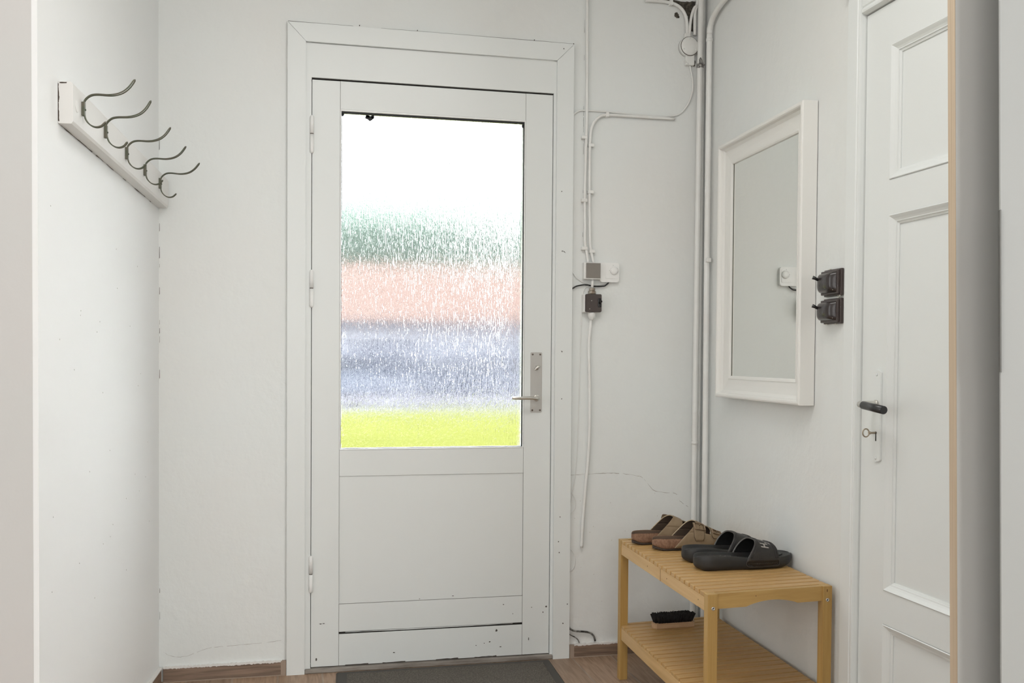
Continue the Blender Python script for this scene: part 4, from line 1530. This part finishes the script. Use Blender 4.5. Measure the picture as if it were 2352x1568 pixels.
for i in range(30):
    for j in range(8):
        fx, fy = i / 29, j / 7 * 2 - 1
        if abs(fy) > .7 and (fx < .05 or fx > .95):
            continue
        x = .009 + (Lb - .018) * fx; y = fy * .017
        for q in range(3):
            lx = (fx - .5) * .020 + (rb.random() - .5) * .004
            ly = fy * .008 + (rb.random() - .5) * .004
            hgt = .026 + (rb.random() - .5) * .005
            a = FB((x + (rb.random() - .5) * .003, y + (rb.random() - .5) * .002, .016)); b = FB((x + lx, y + ly, .018 + hgt))
            tube(bm, [a, b], .0010, 4, rr=lambda t: .0013 + .0006 * t)
bs = new_obj('bristles', bm, BRISTLE, brush)
bs['kind'] = 'stuff'
bm = bmesh.new()
tube(bm, [FB((Lb - .002, .010, .012)), FB((Lb + .006, .016, .026)), FB((Lb + .012, .022, .034)), FB((Lb + .016, .024, .031)), FB((Lb + .010, .016, .018)), FB((Lb - .001, .008, .010))], .0014, 8, smooth=4)
new_obj('hanging_loop', bm, mat('white_cord', (.7, .68, .62), .8), brush)

# ------------------------------------------------------------ wardrobe at the right edge
ward = empty('wardrobe', (1.3, -2.3, 0))
tag(ward, 'tall white wardrobe with plywood edges at the right edge of the view, door ajar', 'wardrobe')
TL = math.tan(.0235)
def lean(k, zr=1.1):
    return lambda c: Vector((c.x - (c.z - zr) * k, c.y, c.z))
XA = 1.0655
bm = bmesh.new()
box(bm, XA + .0006, 1.46, -2.083, -2.065, .0, 2.48, f=lambda c: Vector((c.x - (c.z - 1.1) * (TL if c.x < 1.3 else 0) , c.y, c.z)))
new_obj('side_board', bm, LAMIN, ward)
bm = bmesh.new()
box(bm, XA - .0004, XA + .0006, -2.083, -2.065, .0, 2.48, f=lean(TL))
new_obj('plywood_edge', bm, PLY, ward)
# door leaf, ajar
DA = math.radians(28)
dxv, dyv = Vector((math.cos(DA), -math.sin(DA), 0)), Vector((math.sin(DA), math.cos(DA), 0))
E0 = Vector((1.0865, -2.161, 0))
def DF(c):
    p = E0 + dxv * c.x + dyv * c.y
    return Vector((p.x - (c.z - 1.1) * .0235, p.y, c.z))
bm = bmesh.new()
box(bm, 0, .37, 0, .010, .02, 2.46, .0008, f=DF)
wd = new_obj('wardrobe_door', bm, LAMIN2, ward)
bm = bmesh.new()
box(bm, -.0016, .0006, -.005, .0095, 1.082, 1.334, .0004, f=DF)
new_obj('edge_handle', bm, RAIL_AL, wd)

# ------------------------------------------------------------ outside, seen blurred through the patterned glass
lawn = bmesh.new()
box(lawn, -30, 40, .30, 19.5, -.35, -.16)
g_ = new_obj('lawn', lawn, mat('bright_lawn', (.090, .094, .028), .95, spec=0., mottle=(.038, .046, .006), mscale=1.0))
g_['kind'] = 'stuff'
tag(g_, 'bright green lawn outside beyond the front door glass', 'lawn')
bm = bmesh.new()
box(bm, -60, 70, 19.5, 60, -.4, -.18)
struct(new_obj('ground_street', bm, mat('pale_paving', (.115, .115, .135), .95, spec=0., mottle=(.07, .07, .085), mscale=.7)))
# car at the kerb
def car(o, col, label):
    F = shoe_frame(o, 0)
    root = empty('parked_car', o)
    tag(root, label, 'car')
    Lc, Wc = 4.1, 1.65
    bm = bmesh.new()
    prof = [(0, .35), (.05, .75), (.9, .88), (1.35, 1.32), (2.7, 1.36), (3.35, .95), (4.0, .85), (4.1, .45), (4.0, .30), (.1, .28)]
    t = bmesh.new()
    prism(t, prof, 'Y', 0, Wc)
    bmesh.ops.bevel(t, geom=t.edges[:], offset=.06, segments=2, affect='EDGES')
    merge(bm, t, F)
    new_obj('car_body', bm, mat(col[0], col[1], .5, spec=.1), root)
    bm = bmesh.new()
    prism(bm, [(1.12, .93), (1.45, 1.25), (2.62, 1.29), (3.1, .95)], 'Y', -.01, Wc + .01, f=F)
    new_obj('side_window', bm, BLACK, root)
    for x in (.8, 3.25):
        for y in (.02, Wc - .2):
            bm = bmesh.new()
            lathe(bm, [(0, 0), (.31, 0), (.33, .03), (.33, .16), (.3, .2), (0, .2)], F((x, y, .33)), (0, 1, 0), 24)
            new_obj('wheel', bm, RUBBER, root)
car((3.2, 21.5, -.18), ('navy_car_paint', (.020, .027, .050)), 'dark blue parked car blurred behind the lower right of the glass')
car((-1.6, 21.8, -.18), ('grey_car_paint', (.14, .16, .21)), 'grey blue parked car blurred behind the left part of the glass')
# house across the street
hs = empty('house', (2, 33, 0))
tag(hs, 'long low house with an orange tiled roof across the street, blurred by the glass', 'house')
bm = bmesh.new()
box(bm, -16, 22, 32, 40, -.2, 2.4)
new_obj('house_wall', bm, mat('pale_render', (.56, .57, .63), .95, spec=0.), hs)
bm = bmesh.new()
prism(bm, [(31.4, 2.35), (36, 4.75), (40.6, 2.35)], 'X', -16.5, 22.5)
new_obj('tiled_roof', bm, mat('orange_roof_tile', (.072, .050, .044), .95, spec=0., mottle=(.115, .082, .073), mscale=1.6, stretch=(1, 1, .4)), hs)
SLATE = mat('slate_window', (.06, .07, .105), .6, spec=0.)
for k in range(7):
    bm = bmesh.new()
    x = -13 + 5 * k
    box(bm, x, x + 2.9, 31.93, 32.05, .45, 1.70)
    w_ = new_obj('house_window', bm, SLATE, hs)
# trees behind
def tree(x, y, h, r, col, label):
    root = empty('tree', (x, y, -.2))
    tag(root, label, 'tree', 'trees behind the house across the street')
    bm = bmesh.new()
    tube(bm, [(x, y, -.2), (x + .1, y, h * .5), (x, y, h * .8)], .25, 10, rr=lambda t: .3 - .15 * t)
    new_obj('trunk', bm, mat('bark', (.12, .09, .07), .9) if 'bark' not in bpy.data.materials else bpy.data.materials['bark'], root)
    bm = bmesh.new()
    rt_ = random.Random(int(x * 10 + 1000))
    for k in range(16):
        a = rt_.random() * 6.28; d = rt_.random() ** .6 * r
        c = Vector((x + d * math.cos(a), y + d * .6 * math.sin(a), h * (.45 + .5 * rt_.random())))
        t = bmesh.new()
        bmesh.ops.create_icosphere(t, subdivisions=3, radius=r * (.32 + .2 * rt_.random()))
        for v in t.verts:
            v.co = c + v.co * (1 + .25 * (rt_.random() - .5))
        merge(bm, t)
    new_obj('crown', bm, col, root)
LEAF = mat('blue_green_foliage', (.070, .110, .085), .95, spec=0., mottle=(.150, .205, .180), mscale=.9)
for x, y, h, r, lab in ((2.2, 50, 9.2, 1.5, 'round green tree above the orange roof, at the left edge of the glass'),
                        (6.3, 56, 10.6, 1.6, 'lower green tree above the orange roof, left of the middle of the glass'),
                        (9.2, 50, 11.0, 1.5, 'green tree above the orange roof, right of the middle of the glass'),
                        (13.9, 56, 16.0, 2.0, 'tallest green tree, rising at the right edge of the glass')):
    tree(x, y, h, r, LEAF, lab)
hedge = bmesh.new()
rh = random.Random(21)
for k in range(110):
    t = bmesh.new()
    bmesh.ops.create_icosphere(t, subdivisions=2, radius=1.1 + .5 * rh.random())
    c = Vector((-14 + 40 * (k % 60) / 59, 42.6 + .3 * rh.random(), 1.2 + 6.2 * rh.random() ** 1.1))
    for v in t.verts:
        v.co = c + v.co * (1 + .2 * (rh.random() - .5))
    merge(hedge, t)
hg = new_obj('hedge', hedge, LEAF)
hg['kind'] = 'stuff'
tag(hg, 'long band of green shrubbery behind the orange roof, blurred by the glass', 'hedge')

S.cycles.use_denoising = True
S.cycles.max_bounces = 12
S.cycles.transmission_bounces = 8
S.cycles.sample_clamp_indirect = 25
S.cycles.caustics_refractive = True
